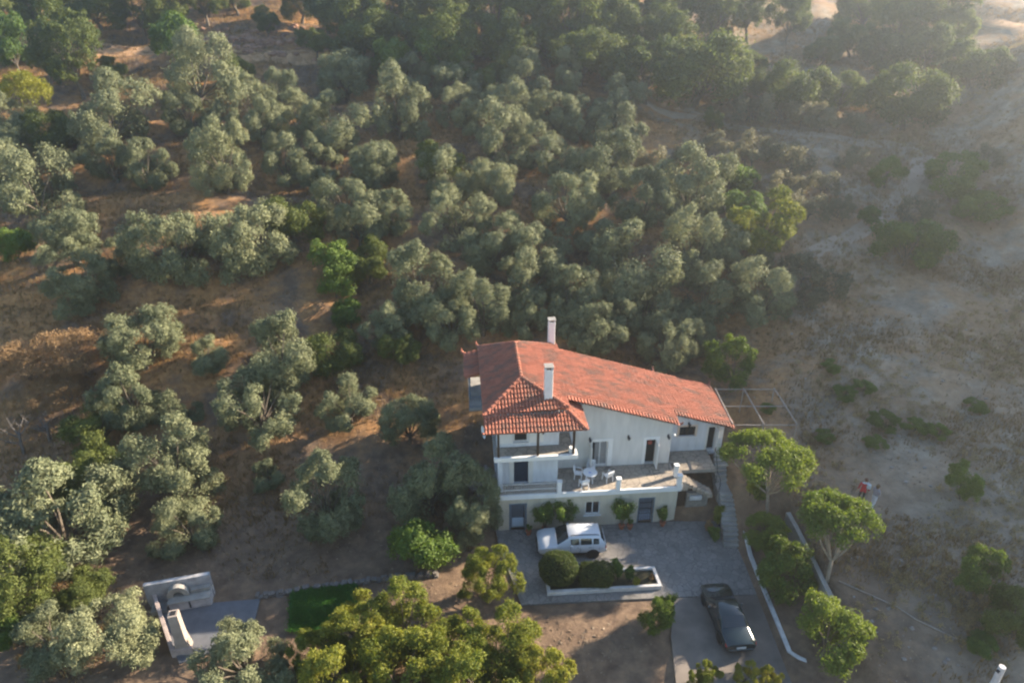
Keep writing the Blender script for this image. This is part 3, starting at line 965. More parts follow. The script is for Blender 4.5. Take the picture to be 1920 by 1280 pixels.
wall_line('garden_wall', [(15.1, 36.6, 0.3, 2.15), (15.1, 35.7, 0.2, 1.95), (15.09, 34.2, -0.1, 1.25), (15.10, 33.0, -0.1, 0.75), (15.05, 31.7, -0.1, 0.45), (15.03, 29.5, -0.1, 0.42), (15.03, 26.5, -0.1, 0.40), (15.03, 24.75, -0.1, 0.40), (15.35, 24.4, -0.1, 0.40), (16.1, 23.9, -0.1, 0.38)],
          0.24, M['oldwhite'], 'low whitewashed garden wall curving along the right side of the driveway')
wall_line('retaining_wall', [(17.75, 33.6, 0.6, 2.25), (17.85, 32.4, 0.5, 2.15), (17.92, 30, 0.4, 2.0), (17.9, 27.0, 0.3, 1.95), (17.9, 24.5, 0.1, 1.6)], 0.3, M['concrete'], 'grey concrete retaining wall behind the planted bed beside the driveway')
pl = empty('planter', (2.16, 28.84, 0), 0, 'courtyard flower bed edged with a low white kerb', 'planter')
P_ = [(2.1, 28.82), (9.02, 29.32), (8.85, 30.9), (2.0, 30.5)]
def offs(p, q, d):
    v_ = Vector((q[0] - p[0], q[1] - p[1], 0)).normalized()
    return Vector((-v_.y, v_.x, 0)) * d
for k in range(4):
    p, q = Vector((*P_[k], 0)), Vector((*P_[(k + 1) % 4], 0))
    n_ = offs(p, q, 0.2)
    dd = (q - p).normalized() * 0.2
    p2 = p + dd * (1.0 if k % 2 else 0.0); q2 = q - dd * (1.0 if k % 2 else 0.0)
    poly = [p2, q2, q2 + n_, p2 + n_]
    MB().prism([(t.x - 2.16, t.y - 28.84) for t in poly], 0.0, 0.30).build('kerb', M['oldwhite'], pl, bevel=0.015)
c = (sum(p[0] for p in P_) / 4, sum(p[1] for p in P_) / 4)
MB().prism([((p[0] - c[0]) * 0.965 + c[0] - 2.16, (p[1] - c[1]) * 0.80 + c[1] - 28.84) for p in P_], 0.0, 0.16).build('soil', mat('bed_soil', (0.06, 0.055, 0.03), 0.95, 0.5, 3), pl)
def dry_wall(pts, label):
    g = random.Random(3)
    e = empty('dry_stone_wall', (pts[0][0], pts[0][1], 0), 0, label, 'wall')
    kinds = []
    for k in range(6):
        bm = bmesh.new()
        bmesh.ops.create_cube(bm, size=1)
        bmesh.ops.bevel(bm, geom=bm.edges[:], offset=0.16, segments=1, affect='EDGES')
        for v_ in bm.verts:
            v_.co *= g.uniform(.8, 1.12)
        me = bpy.data.meshes.new('stone'); bm.to_mesh(me); bm.free()
        me.materials.append(M['wallstone'])
        kinds.append(me)
    for row in range(3):
        for p, q in zip(pts[:-1], pts[1:]):
            L_ = math.hypot(q[0] - p[0], q[1] - p[1]); a = math.atan2(q[1] - p[1], q[0] - p[0])
            t = g.uniform(0, .2)
            while t < L_:
                ln = g.uniform(.18, .42)
                x = p[0] + (q[0] - p[0]) * (t + ln / 2) / L_; y = p[1] + (q[1] - p[1]) * (t + ln / 2) / L_
                o = obj('stone', kinds[g.randrange(6)], None, e)
                o.location = (x - pts[0][0] + g.uniform(-.06, .06), y - pts[0][1] + g.uniform(-.06, .06), min(hg(x, y), .1) - .05 + row * .13 + g.uniform(-.02, .02))
                o.rotation_euler = (g.uniform(-.15, .15), g.uniform(-.15, .15), a + g.uniform(-.25, .25))
                o.scale = (ln, g.uniform(.25, .42), g.uniform(.13, .2))
                t += ln * (1.0 if row < 2 else g.uniform(1.0, 1.9))
M['wallstone'] = mat('grey_fieldstone', (0.21, 0.185, 0.165), 0.95, 0.4, 3, bump=0.02, bscale=8)
dry_wall([(-15.3, 28.75), (-11.5, 29.5), (-7.2, 30.25), (-4.5, 30.4)], 'low grey stone wall between the lawn and the slope')
lawn_o = sheet('lawn', [(-13.3, 29.15), (-9.4, 29.75), (-8.7, 26.6), (-12.6, 26.3)], 0.10, mat('lawn_soil', (0.04, 0.11, 0.022), 0.9))

# ------------------------------------------------------------------ outdoor oven
bq = empty('outdoor_oven', (-19.4, 28.2, 0), R(14), 'weathered white outdoor oven with a back wall, arched mouth and work bench', 'oven')
MB().box((-1.85, 0.35, -0.2), (1.75, 0.62, 1.62)).build('back_wall', M['ovenwhite'], bq, bevel=0.02)
cn = MB().box((-0.55, -0.45, -0.1), (1.7, 0.34, 0.62)).build('bench', M['ovenwhite'], bq, bevel=0.02)
MB().box((-0.6, -0.5, 0.624), (1.75, 0.34, 0.70)).build('bench_top', M['concrete'], cn, bevel=0.01)
MB().box((0.52, -0.452, 0.08), (0.62, -0.44, 0.60)).build('niche_shade', M['dark'], cn)  # flat dark strip on the bench front, painted as the shade of a recess
ov = MB()
pr = []
for k in range(13):
    t = math.pi * k / 12
    pr.append((math.cos(t), math.sin(t)))
outer = [(-0.05 + 0.62 * x, 0.70 + 0.72 * z) for x, z in pr]
inner_ = [(-0.05 + 0.30 * x, 0.70 + 0.36 * z) for x, z in pr]
vs = [(x, -0.05, z) for x, z in outer] + [(x, -0.05, z) for x, z in inner_] + [(x, 0.34, z) for x, z in outer] + [(x, 0.30, z) for x, z in inner_]
fs = []
for k in range(12):
    fs += [(k, k + 1, 14 + k, 13 + k), (k, 26 + k, 27 + k, k + 1), (13 + k, 14 + k, 40 + k, 39 + k)]
ov.add(vs, fs).build('oven_arch', M['concrete'], bq)
MB().box((-0.34, 0.24, 0.71), (0.24, 0.30, 1.06)).build('oven_mouth', M['dark'], bq)
MB().box((0.62, 0.05, 0.71), (1.68, 0.33, 0.95)).build('shelf', M['concrete'], bq, bevel=0.01)
MB().box((-1.6, -0.4, -0.1), (-0.7, 0.33, 0.25)).build('hearth', M['concrete'], bq, bevel=0.02)
p1 = level(283, 1098, 0.9); p2 = level(322, 1216, 0.5)
wall_line('yard_wall', [(p1[0], p1[1], -0.3, 0.9), ((p1[0] + p2[0]) / 2, (p1[1] + p2[1]) / 2, -0.5, 0.7), (p2[0], p2[1], -0.8, 0.5), (p2[0] + 1.0, p2[1] + 0.2, -0.8, 0.42)], 0.22, mat('pinkish_plaster', (0.42, 0.34, 0.31), 0.9, 0.3, 2), 'low pinkish wall running forward from the outdoor oven')
bc = empty('barbecue_chimney', (-17.98, 25.2, 0), R(14), 'freestanding pale barbecue chimney in front of the outdoor oven', 'chimney')
MB().add([(-0.42, -0.42, -0.4), (0.42, -0.42, -0.4), (0.42, 0.42, -0.4), (-0.42, 0.42, -0.4), (-0.27, -0.27, 1.2), (0.27, -0.27, 1.2), (0.27, 0.27, 1.2), (-0.27, 0.27, 1.2), (-0.25, -0.25, 2.8), (0.25, -0.25, 2.8), (0.25, 0.25, 2.8), (-0.25, 0.25, 2.8)],
         [(0, 1, 5, 4), (1, 2, 6, 5), (2, 3, 7, 6), (3, 0, 4, 7), (4, 5, 9, 8), (5, 6, 10, 9), (6, 7, 11, 10), (7, 4, 8, 11), (8, 9, 10, 11), (3, 2, 1, 0)]).build('stack', mat('cream_render', (0.36, 0.30, 0.255), 0.9, 0.25, 2), bc, bevel=0.015)
MB().box((-0.14, -0.14, 2.79), (0.14, 0.14, 2.83)).build('flue', M['dark'], bc)
sheet('oven_yard', [level(300, 1150, 0)[:2], (-21.0, 28.0), (-14.95, 28.6), (-14.6, 25.8), (-17.9, 24.3)], 0.02, mat('blue_grey_concrete', (0.15, 0.155, 0.17), 0.85, 0.3, 1.2))

# ------------------------------------------------------------------ pergola frame
pg = empty('pergola', (17.4, 41.3, 3.0), 0, 'bare pale pipe pergola frame beside the annex', 'pergola')
def bar(name, p, q, r):
    MB().tube([p, q], r, 8).build(name, M['pipe'], pg)
for x in (-2.15, 0.0, 2.3):
    bar('beam', (x, -2.35, 2.32), (x, 2.35, 2.32), 0.045)
for y in (-2.33, 0.02, 2.33):
    bar('cross_bar', (-2.2, y, 2.24), (2.4, y, 2.24), 0.03)
for x in (0.0, 2.3):
    for y in (-2.3, 2.3):
        zg = hg(17.4 + x, 41.3 + y) - 3.0
        bar('post', (x, y, zg - 0.1), (x, y, 2.3), 0.04)

# ------------------------------------------------------------------ vehicles (x = length, front at x = 0)
def section(st):
    x, zb, zs, zt, wb, ws, wt = st
    return [(0, zb), (wb * 0.88, zb), (wb, zb + 0.10), (ws, zb + (zs - zb) * 0.55), (ws * 0.985, zs - 0.03), (wt, zt - 0.07), (wt * 0.82, zt - 0.01), (0, zt + 0.015)]
def body_point(stations, s, k, sgn=1):
    """point on the loft: s = fractional station, k = fractional section index"""
    i = min(int(s), len(stations) - 2); a = s - i
    j = min(int(k), 6); c = k - j
    P0, P1 = section(stations[i]), section(stations[i + 1])
    def pt(P, x):
        return Vector((x, sgn * (P[j][0] * (1 - c) + P[j + 1][0] * c), P[j][1] * (1 - c) + P[j + 1][1] * c))
    return pt(P0, stations[i][0]) * (1 - a) + pt(P1, stations[i + 1][0]) * a
def vehicle(name, stations, paint, label, wheel_r, axles, glass_side, glass_front, glass_rear, rails, loc, rz):
    car = empty(name, loc, rz, label, 'car')
    n = len(stations)
    vs, fs = [], []
    for st in stations:
        S = section(st)
        for y, z in S:
            vs.append((st[0], y, z))
        for y, z in S[-2:0:-1]:
            vs.append((st[0], -y, z))
    m_ = 14
    for i in range(n - 1):
        for k in range(m_):
            k2 = (k + 1) % m_
            fs.append((i * m_ + k, i * m_ + k2, (i + 1) * m_ + k2, (i + 1) * m_ + k))
    fs.append(tuple(range(m_))); fs.append(tuple((n - 1) * m_ + k for k in range(m_))[::-1])
    body = MB().add(vs, fs).build('body', paint, car, smooth=38)
    def patch(pname, s0, s1, k0, k1, m, sides=(1, -1), off=0.012, parent=None, both=False, ns=5, nk=4):
        if both:           # across the middle from side to side
            g = [[body_point(stations, s0 + (s1 - s0) * i / ns, k, sg) for (k, sg) in ([(k0 + (7 - k0) * j / nk, 1) for j in range(nk + 1)] + [(7 - (7 - k0) * j / nk, -1) for j in range(1, nk + 1)])] for i in range(ns + 1)]
            grids = [g]
        else:
            grids = [[[body_point(stations, s0 + (s1 - s0) * i / ns, k0 + (k1 - k0) * j / nk, sg) for j in range(nk + 1)] for i in range(ns + 1)] for sg in sides]
        for g in grids:
            cen = Vector((stations[n // 2][0], 0, 0.7))
            b = MB()
            W_ = len(g[0])
            pts = []
            for i in range(len(g)):
                for j in range(W_):
                    du = g[min(i + 1, len(g) - 1)][j] - g[max(i - 1, 0)][j]
                    dv = g[i][min(j + 1, W_ - 1)] - g[i][max(j - 1, 0)]
                    nn = du.cross(dv)
                    nn = nn.normalized() if nn.length > 1e-9 else Vector((0, 0, 1))
                    if nn.dot(g[i][j] - cen) < 0:
                        nn = -nn
                    pts.append(g[i][j] + nn * off)
            b.add(pts, [(i * W_ + j, (i + 1) * W_ + j, (i + 1) * W_ + j + 1, i * W_ + j + 1) for i in range(len(g) - 1) for j in range(W_ - 1)])
            b.build(pname, m, parent or car, smooth=60)
    for s0, s1 in glass_side:
        patch('side_window', s0, s1, 4.18, 4.86, M['glass'])
    patch('windscreen', glass_front[0], glass_front[1], 5.25, 7, M['glass'], both=True)
    patch('rear_window', glass_rear[0], glass_rear[1], 5.25, 7, M['glass'], both=True)
    patch('tail_light', n - 2.0, n - 1.15, 3.3, 4.1, M['taillight'], off=0.018)
    patch('headlight', 0.1, 0.9, 3.4, 4.3, M['lampclear'], off=0.015)
    patch('sill', 2.0, n - 3.0, 1.2, 2.3, M['blacktrim'], off=0.008)
    for s0 in [q[0] - 0.04 for q in glass_side] + [glass_side[-1][1] + 0.04]:
        patch('door_seam', s0, s0 + 0.022, 2.1, 4.1, M['blacktrim'], off=0.004, ns=1, nk=5)
    for q in glass_side[:2]:
        patch('door_handle', q[1] - 0.22, q[1] - 0.05, 3.62, 3.74, M['blacktrim'], off=0.02, ns=1, nk=1)
    Lx = stations[-1][0]
    MB().box((Lx - 0.02, -0.26, 0.56), (Lx + 0.03, 0.26, 0.68)).build('number_plate', M['plate'], car)
    MB().box((Lx - 0.12, -stations[-1][4] * 0.95, 0.36), (Lx + 0.05, stations[-1][4] * 0.95, 0.52)).build('bumper', M['blacktrim'] if rails else paint, car, bevel=0.03)
    MB().box((-0.05, -stations[0][4] * 0.95, 0.34), (0.12, stations[0][4] * 0.95, 0.54)).build('bumper', M['blacktrim'] if rails else paint, car, bevel=0.03)
    for sg in (1, -1):
        p = body_point(stations, glass_side[0][0] + 0.1, 4.1, sg)
        MB().box((p.x - 0.08, p.y + (0.02 if sg > 0 else -0.20), p.z), (p.x + 0.06, p.y + (0.20 if sg > 0 else -0.02), p.z + 0.13)).build('mirror', paint, car, bevel=0.03)
        for ax in axles:
            yy = sg * (stations[n // 2][5] - 0.02)
            MB().lathe([(wheel_r + 0.07, -0.012), (wheel_r + 0.07, 0.012)], 20, (ax, yy + sg * 0.012, wheel_r + 0.02), 'y').build('wheel_arch', M['blacktrim'], car)
            t = MB().lathe([(wheel_r * 0.62, -0.11), (wheel_r * 0.95, -0.11), (wheel_r, -0.08), (wheel_r, 0.08), (wheel_r * 0.95, 0.11), (wheel_r * 0.62, 0.11)], 20, (ax, yy - sg * 0.075, wheel_r), 'y').build('wheel', M['rubber'], car, smooth=40)
            MB().lathe([(wheel_r * 0.64, 0), (wheel_r * 0.60, 0.02), (wheel_r * 0.2, 0.035)], 10, (ax, yy + sg * 0.028, wheel_r), 'y').build('rim', M['rim'], t)
        if rails:
            a, c_ = body_point(stations, 4.1, 6, sg), body_point(stations, 6.8, 6, sg)
            MB().tube([a + Vector((0, 0, 0.02)), a + Vector((0.15, 0, 0.08)), c_ + Vector((-0.15, 0, 0.08)), c_ + Vector((0, 0, 0.02))], 0.025, 6).build('roof_rail', M['blacktrim'], car)
    return car
SUV = [(0.0, .48, .78, .86, .66, .74, .60), (.12, .34, .90, .98, .78, .85, .74), (.5, .30, 1.00, 1.06, .86, .91, .80), (1.15, .30, 1.05, 1.13, .87, .92, .82),
       (1.95, .30, 1.07, 1.60, .87, .92, .66), (2.6, .30, 1.08, 1.65, .87, .92, .68), (3.4, .30, 1.09, 1.64, .87, .92, .68), (3.92, .30, 1.10, 1.58, .87, .91, .65),
       (4.20, .36, 1.08, 1.20, .86, .90, .78), (4.30, .46, .98, 1.05, .80, .86, .74)]
vehicle('parked_suv', SUV, M['suvpaint'], 'white sport utility car with roof rails parked beside the house wall', 0.34, (0.82, 3.45),
        ((4.12, 4.95), (5.06, 5.95), (6.1, 6.8)), (3.06, 3.94), (7.08, 7.92), True, (1.62, 32.55, 0.0), R(3))
SED = [(0.0, .42, .60, .68, .64, .72, .58), (.12, .26, .72, .80, .78, .83, .74), (.5, .22, .82, .88, .83, .87, .78), (1.15, .22, .86, .94, .83, .87, .79),
       (1.80, .22, .88, 1.36, .83, .87, .62), (2.3, .22, .90, 1.42, .83, .87, .64), (2.85, .22, .91, 1.40, .83, .87, .63), (3.42, .22, .92, 1.01, .83, .87, .78),
       (4.22, .24, .92, .99, .82, .86, .77), (4.38, .38, .80, .86, .74, .80, .68)]
vehicle('parked_saloon', SED, M['sedanpaint'], 'dark green saloon car parked on the driveway with its tail to the viewer', 0.30, (0.80, 3.42),
        ((4.05, 4.95), (5.06, 5.95)), (3.06, 3.94), (6.06, 6.94), False, (12.0, 29.15, 0.0), R(-85))

# ------------------------------------------------------------------ terrace furniture
def plastic_chair(x, y, rz, label):
    c = empty('plastic_chair', (x, y, 3.014), rz, label, 'chair', 'white plastic chairs on the terrace')
    MB().box((-0.22, -0.22, 0.40), (0.22, 0.22, 0.44)).build('seat', M['plastic'], c, bevel=0.015)
    b = MB()
    for k in range(5):
        t = -0.20 + k * 0.10
        b.add([(t - 0.035, 0.20, 0.44), (t + 0.035, 0.20, 0.44), (t + 0.035, 0.235, 0.44), (t - 0.035, 0.235, 0.44), (t - 0.035, 0.30, 0.86), (t + 0.035, 0.30, 0.86), (t + 0.035, 0.33, 0.86), (t - 0.035, 0.33, 0.86)],
              [(0, 3, 2, 1), (4, 5, 6, 7), (0, 1, 5, 4), (1, 2, 6, 5), (2, 3, 7, 6), (3, 0, 4, 7)])
    b.box((-0.26, 0.29, 0.80), (0.26, 0.345, 0.90))
    b.build('backrest', M['plastic'], c)
    for sx in (-1, 1):
        MB().tube([(sx * 0.25, -0.22, 0.62), (sx * 0.27, 0.05, 0.65), (sx * 0.25, 0.29, 0.66)], 0.03, 6).build('armrest', M['plastic'], c)
        for sy in (-1, 1):
            MB().tube([(sx * 0.25, sy * 0.24, 0.0), (sx * 0.24, sy * 0.22, 0.40 if sy > 0 else 0.62)], [0.028, 0.032], 6).build('leg', M['plastic'], c)
plastic_chair(4.42, 36.05, R(80), 'white plastic chair on the left of the round terrace table')
plastic_chair(4.70, 35.02, R(195), 'white plastic chair in front of the round terrace table, nearest the edge')
plastic_chair(5.30, 36.55, R(-15), 'white plastic chair behind the round terrace table by the sliding door')
plastic_chair(6.35, 35.80, R(-150), 'white plastic chair standing apart to the right of the terrace table')
tb = empty('round_table', (5.15, 35.75, 3.014), 0, 'round white plastic table among chairs on the terrace', 'table')
MB().lathe([(0.03, 0.68), (0.46, 0.69), (0.48, 0.70), (0.47, 0.73), (0.02, 0.735)], 22).build('table_top', M['plastic'], tb, smooth=40)
for k in range(4):
    a = k * math.pi / 2 + 0.5
    MB().tube([(math.cos(a) * 0.36, math.sin(a) * 0.36, 0), (math.cos(a) * 0.25, math.sin(a) * 0.25, 0.69)], 0.025, 6).build('leg', M['plastic'], tb)
tag(MB().tube([(5.05, 35.7, 3.75), (5.25, 35.66, 3.76)], [0.05, 0.05], 8).build('folded_cloth', mat('lilac_cloth', (0.35, 0.38, 0.62), 0.9)), 'small lilac cloth lying on the round terrace table', 'cloth')

# satellite dish by the left wall
sdx = level(904, 805, 6.6)
dsh = empty('satellite_dish', (HW(-0.10, 2.2)[0], HW(-0.10, 2.2)[1], 6.6), R(200), 'white satellite dish on the left wall below the front roof corner', 'satellite dish')
MB().lathe([(0.02, 0.0), (0.22, 0.03), (0.42, 0.11), (0.43, 0.12), (0.22, 0.05), (0.02, 0.02)], 18, (0.62, 0, 0), 'x').build('reflector', M['plastic'], dsh, smooth=50)
MB().tube([(0.62, 0, 0), (0.0, 0, -0.05)], 0.03, 6).build('bracket', M['iron'], dsh)
MB().tube([(0.64, 0, -0.35), (1.05, 0, 0.0)], 0.015, 5).build('feed_arm', M['iron'], dsh)

# ------------------------------------------------------------------ utility pole and pipe
px_, py_ = level(1880, 1249, 7.6)
pz = hg(px_, py_)
po = empty('utility_pole', (px_, py_, pz), R(20), 'pale concrete utility pole at the bottom right corner', 'pole')
MB().tube([(0, 0, -0.2), (0, 0, 7.6 - pz)], [0.19, 0.13], 10).build('shaft', mat('pale_concrete', (0.52, 0.50, 0.50), 0.85, 0.2, 2), po)
MB().box((-0.22, -0.05, 7.35 - pz), (0.22, 0.05, 7.45 - pz)).build('bracket', M['iron'], po)
pp = []
for k in range(9):
    q = k / 8
    x, y, z, _ = spot(1572 + (1860 - 1572) * q, 1092 + (1232 - 1092) * q)
    pp.append((x, y, z + 0.06))
tag(MB().tube(pp, 0.035, 6).build('water_pipe', M['pipe']), 'thin tan water pipe lying across the dusty slope to the pole', 'pipe')

# ------------------------------------------------------------------ people
def person(name, loc, rz, joints, rad, paint, hair, hairm, label, extra=None):
    """joints: dict name -> (pos, parent); one skinned body, clothes by region"""
    names = list(joints)
    idx = {k: i for i, k in enumerate(names)}
    me = bpy.data.meshes.new('skeleton')
    me.from_pydata([joints[k][0] for k in names], [(idx[k], idx[joints[k][1]]) for k in names if joints[k][1]], [])
    o = bpy.data.objects.new('tmp', me)
    col.objects.link(o)
    sk = o.modifiers.new('skin', 'SKIN')
    for i, k in enumerate(names):
        r = rad[k] if k in rad else 0.009
        me.skin_vertices[0].data[i].radius = r if isinstance(r, tuple) else (r, r)
        me.skin_vertices[0].data[i].use_root = (k == 'pelvis')
    ss = o.modifiers.new('sub', 'SUBSURF')
    ss.levels = ss.render_levels = 2
    dg = bpy.context.evaluated_depsgraph_get()
    bme = bpy.data.meshes.new_from_object(o.evaluated_get(dg))
    bpy.data.objects.remove(o)
    bme.materials.clear()
    mats = []
    for p in bme.polygons:
        m = paint(p.center)
        if m not in mats:
            mats.append(m); bme.materials.append(m)
        p.material_index = mats.index(m)
        p.use_smooth = True
    e = empty(name, loc, rz, label, 'person')
    b = obj('body', bme, None, e)
    hair.build('hair', hairm, b, smooth=60)
    hd = Vector(joints['head'][0])
    f_ = MB()
    for sx in (-0.032, 0.032):
        f_.lathe([(0.003, -0.008), (0.011, 0.0), (0.003, 0.008)], 6, (hd.x + sx, hd.y - 0.098, hd.z + 0.01), 'y')
    f_.build('eyes', M['iron'], b)
    MB().add([(hd.x - 0.012, hd.y - 0.09, hd.z + 0.01), (hd.x + 0.012, hd.y - 0.09, hd.z + 0.01), (hd.x, hd.y - 0.13, hd.z - 0.03), (hd.x - 0.018, hd.y - 0.09, hd.z - 0.04), (hd.x + 0.018, hd.y - 0.09, hd.z - 0.04)], [(0, 1, 2), (0, 2, 3), (1, 4, 2), (3, 2, 4)]).build('nose', M['tan_cloth'], b)
    return e
def skel(arml, armr, stride=0.10, H=1.76):
    j = {'pelvis': ((0, 0, .95), None), 'waist': ((0, 0, 1.10), 'pelvis'), 'chest': ((0, 0.01, 1.32), 'waist'), 'neck': ((0, 0.0, 1.50), 'chest'), 'chin': ((0, -0.01, 1.56), 'neck'), 'head': ((0, -0.015, 1.64), 'chin'), 'crown': ((0, -0.005, 1.74), 'head')}
    for s, sx in (('l', 1), ('r', -1)):
        dy = stride * sx
        j['hip' + s] = ((sx * .10, 0, .90), 'pelvis')
        j['knee' + s] = ((sx * .11, -dy * .4 - .02, .49), 'hip' + s)
        j['ankle' + s] = ((sx * .115, -dy * .6 + .03, .09), 'knee' + s)
        j['toe' + s] = ((sx * .13, -dy * .6 - .15, .035), 'ankle' + s)
        sh, el, wr, ha = (arml if sx > 0 else armr)
        j['sh' + s] = (sh, 'chest'); j['el' + s] = (el, 'sh' + s); j['wr' + s] = (wr, 'el' + s); j['palm' + s] = (ha, 'wr' + s)
        d = (Vector(ha) - Vector(wr)).normalized()
        sd2 = d.orthogonal().normalized()
        for k in range(4):
            o_ = sd2 * (k - 1.5) * 0.022
            j['f%d%s' % (k, s)] = (tuple(Vector(ha) + o_ + d * 0.03), 'palm' + s)
            j['g%d%s' % (k, s)] = (tuple(Vector(ha) + o_ * 1.2 + d * (0.095 - 0.012 * abs(k - 1.4)) + d.cross(sd2) * 0.02), 'f%d%s' % (k, s))
        j['t0' + s] = (tuple(Vector(wr) + d * 0.03 + sd2 * 0.05), 'wr' + s)
        j['t1' + s] = (tuple(Vector(wr) + d * 0.08 + sd2 * 0.075), 't0' + s)
    r = {'pelvis': (.155, .115), 'waist': (.145, .105), 'chest': (.175, .115), 'neck': .058, 'chin': (.065, .075), 'head': (.082, .10), 'crown': (.055, .065)}
    for s in 'lr':
        r.update({'hip' + s: .088, 'knee' + s: .060, 'ankle' + s: .042, 'toe' + s: .036, 'sh' + s: .062, 'el' + s: .045, 'wr' + s: .032, 'palm' + s: (.036, .02)})
    return j, r
def hair_cap(drop, r=0.108):
    b = MB()
    n, m_ = 12, 7
    vs, fs = [], []
    for i in range(m_ + 1):
        for k in range(n):
            t = 2 * math.pi * k / n
            back = 0.5 + 0.5 * math.sin(t)
            ph = (math.pi * 0.5 + (drop * back - 0.25)) * i / m_
            ph = min(ph, 2.3)
            vs.append((math.sin(ph) * math.cos(t) * r * 0.88, math.sin(ph) * math.sin(t) * r * 1.08 + 0.0, 1.665 + math.cos(ph) * r * 1.05 - (0.06 * back * max(0, i - m_ + 2) if drop > 0.8 else 0)))
    for i in range(m_):
        for k in range(n):
            fs.append((i * n + k, i * n + (k + 1) % n, (i + 1) * n + (k + 1) % n, (i + 1) * n + k))
    return b.add(vs, fs)
cl = lambda nme, c: mat(nme, c, 0.85, 0.2, 12)
red, navy, grey_c, cream_c, striped, shoe = cl('red_jacket', (0.52, 0.035, 0.045)), cl('dark_trousers', (0.035, 0.03, 0.04)), cl('pale_scarf', (0.55, 0.58, 0.60)), cl('pale_trousers', (0.58, 0.58, 0.64)), cl('grey_shirt', (0.30, 0.28, 0.32)), cl('dark_shoe', (0.03, 0.03, 0.03))
skin = M['tan_cloth']
def paint1(c):
    if c.z > 1.53: return skin
    if c.z > 1.42 and abs(c.x) < 0.16: return grey_c
    if abs(c.x) > 0.2 and c.z < 0.93: return skin
    if c.z > 0.80: return red
    return navy if c.z > 0.09 else shoe
def paint2(c):
    if c.z > 1.49: return skin
    if c.y < -0.16 and c.z > 1.0: return skin
    if c.z > 0.98: return striped
    return cream_c if c.z > 0.09 else shoe
armdn = lambda s: ((s * .20, 0, 1.42), (s * .27, 0.03, 1.14), (s * .28, -0.05, .90), (s * .28, -0.08, .82))
armfw = lambda s: ((s * .19, 0, 1.40), (s * .25, -0.02, 1.13), (s * .10, -0.24, 1.12), (s * .03, -0.29, 1.15))
x, y, z, _ = spot(1611, 944)
j, r = skel(armdn(1), armdn(-1), 0.06)
pr1 = person('person', (x, y, z), R(160), j, r, paint1, hair_cap(0.5), cl('reddish_hair', (0.16, 0.06, 0.03)), 'standing person in a red jacket and dark trousers')
pr1.scale = (1.08, 1.08, 1.08)
bgp = empty('shoulder_bag', (x, y, z), R(160), 'pale grey bag on the shoulder of the person in red', 'bag')
bgp.scale = (1.08, 1.08, 1.08)
MB().box((-0.30, 0.02, 1.18), (-0.08, 0.24, 1.50)).build('bag_body', grey_c, bgp, bevel=0.05)
MB().tube([(-0.16, 0.12, 1.48), (-0.15, 0.0, 1.53), (-0.15, -0.12, 1.36), (-0.2, 0.0, 1.2)], 0.018, 6).build('strap', grey_c, bgp)
x, y, z, _ = spot(1633, 954)
j, r = skel(armfw(1), armfw(-1), 0.16)
pr2 = person('person', (x, y, z), R(110), j, r, paint2, hair_cap(1.0), cl('brown_hair', (0.17, 0.10, 0.05)), 'person in white trousers and grey top holding both hands together')
pr2.scale = (1.08, 1.08, 1.08)

# ------------------------------------------------------------------ vegetation
def unit(a):
    return a / (np.linalg.norm(a, axis=1)[:, None] + 1e-9)
def leaves(cen, rad, n, ll, lw, seed, spread=0.35, inner=0.12, out_from=None):
    """n small folded leaves over the shells of puffs (centres cen, radii rad)"""
    g = np.random.default_rng(seed)
    cen = np.asarray(cen, float); rad = np.asarray(rad, float)
    p = rad ** 2 / np.sum(rad ** 2)
    k = g.choice(len(cen), n, p=p)
    d = unit(g.normal(size=(n, 3)))
    o = np.zeros(3) if out_from is None else np.asarray(out_from, float)
    outw = unit(cen[k] - o)
    d = unit(d + outw * 0.55 + np.array([0, 0, 0.25]))
    rr = np.clip(g.normal(0.88, 0.16, n), 0.3, 1.3)
    far = g.random(n) < 0.14
    rr[far] = g.uniform(1.0, 1.45, far.sum())
    ins = g.random(n) < inner
    rr[ins] = g.uniform(0.1, 0.8, ins.sum())
    c = cen[k] + d * (rad[k] * rr)[:, None]
    nrm = unit(d + g.normal(size=(n, 3)) * spread)
    t = unit(np.cross(nrm, g.normal(size=(n, 3))) + d * 0.45)
    t = unit(t - nrm * np.sum(t * nrm, 1)[:, None])
    s = np.cross(nrm, t)
    L_ = (ll * g.uniform(0.6, 1.35, n))[:, None]
    W_ = (lw * g.uniform(0.7, 1.3, n))[:, None]
    v0 = c - t * L_ * 0.5
    v1 = c + s * W_ * 0.5 + nrm * W_ * 0.15
    v2 = c + t * L_ * 0.5
    v3 = c - s * W_ * 0.5 + nrm * W_ * 0.15
    V_ = np.stack([v0, v1, v2, v3], 1).reshape(-1, 3)
    return V_, np.arange(4 * n).reshape(n, 4)
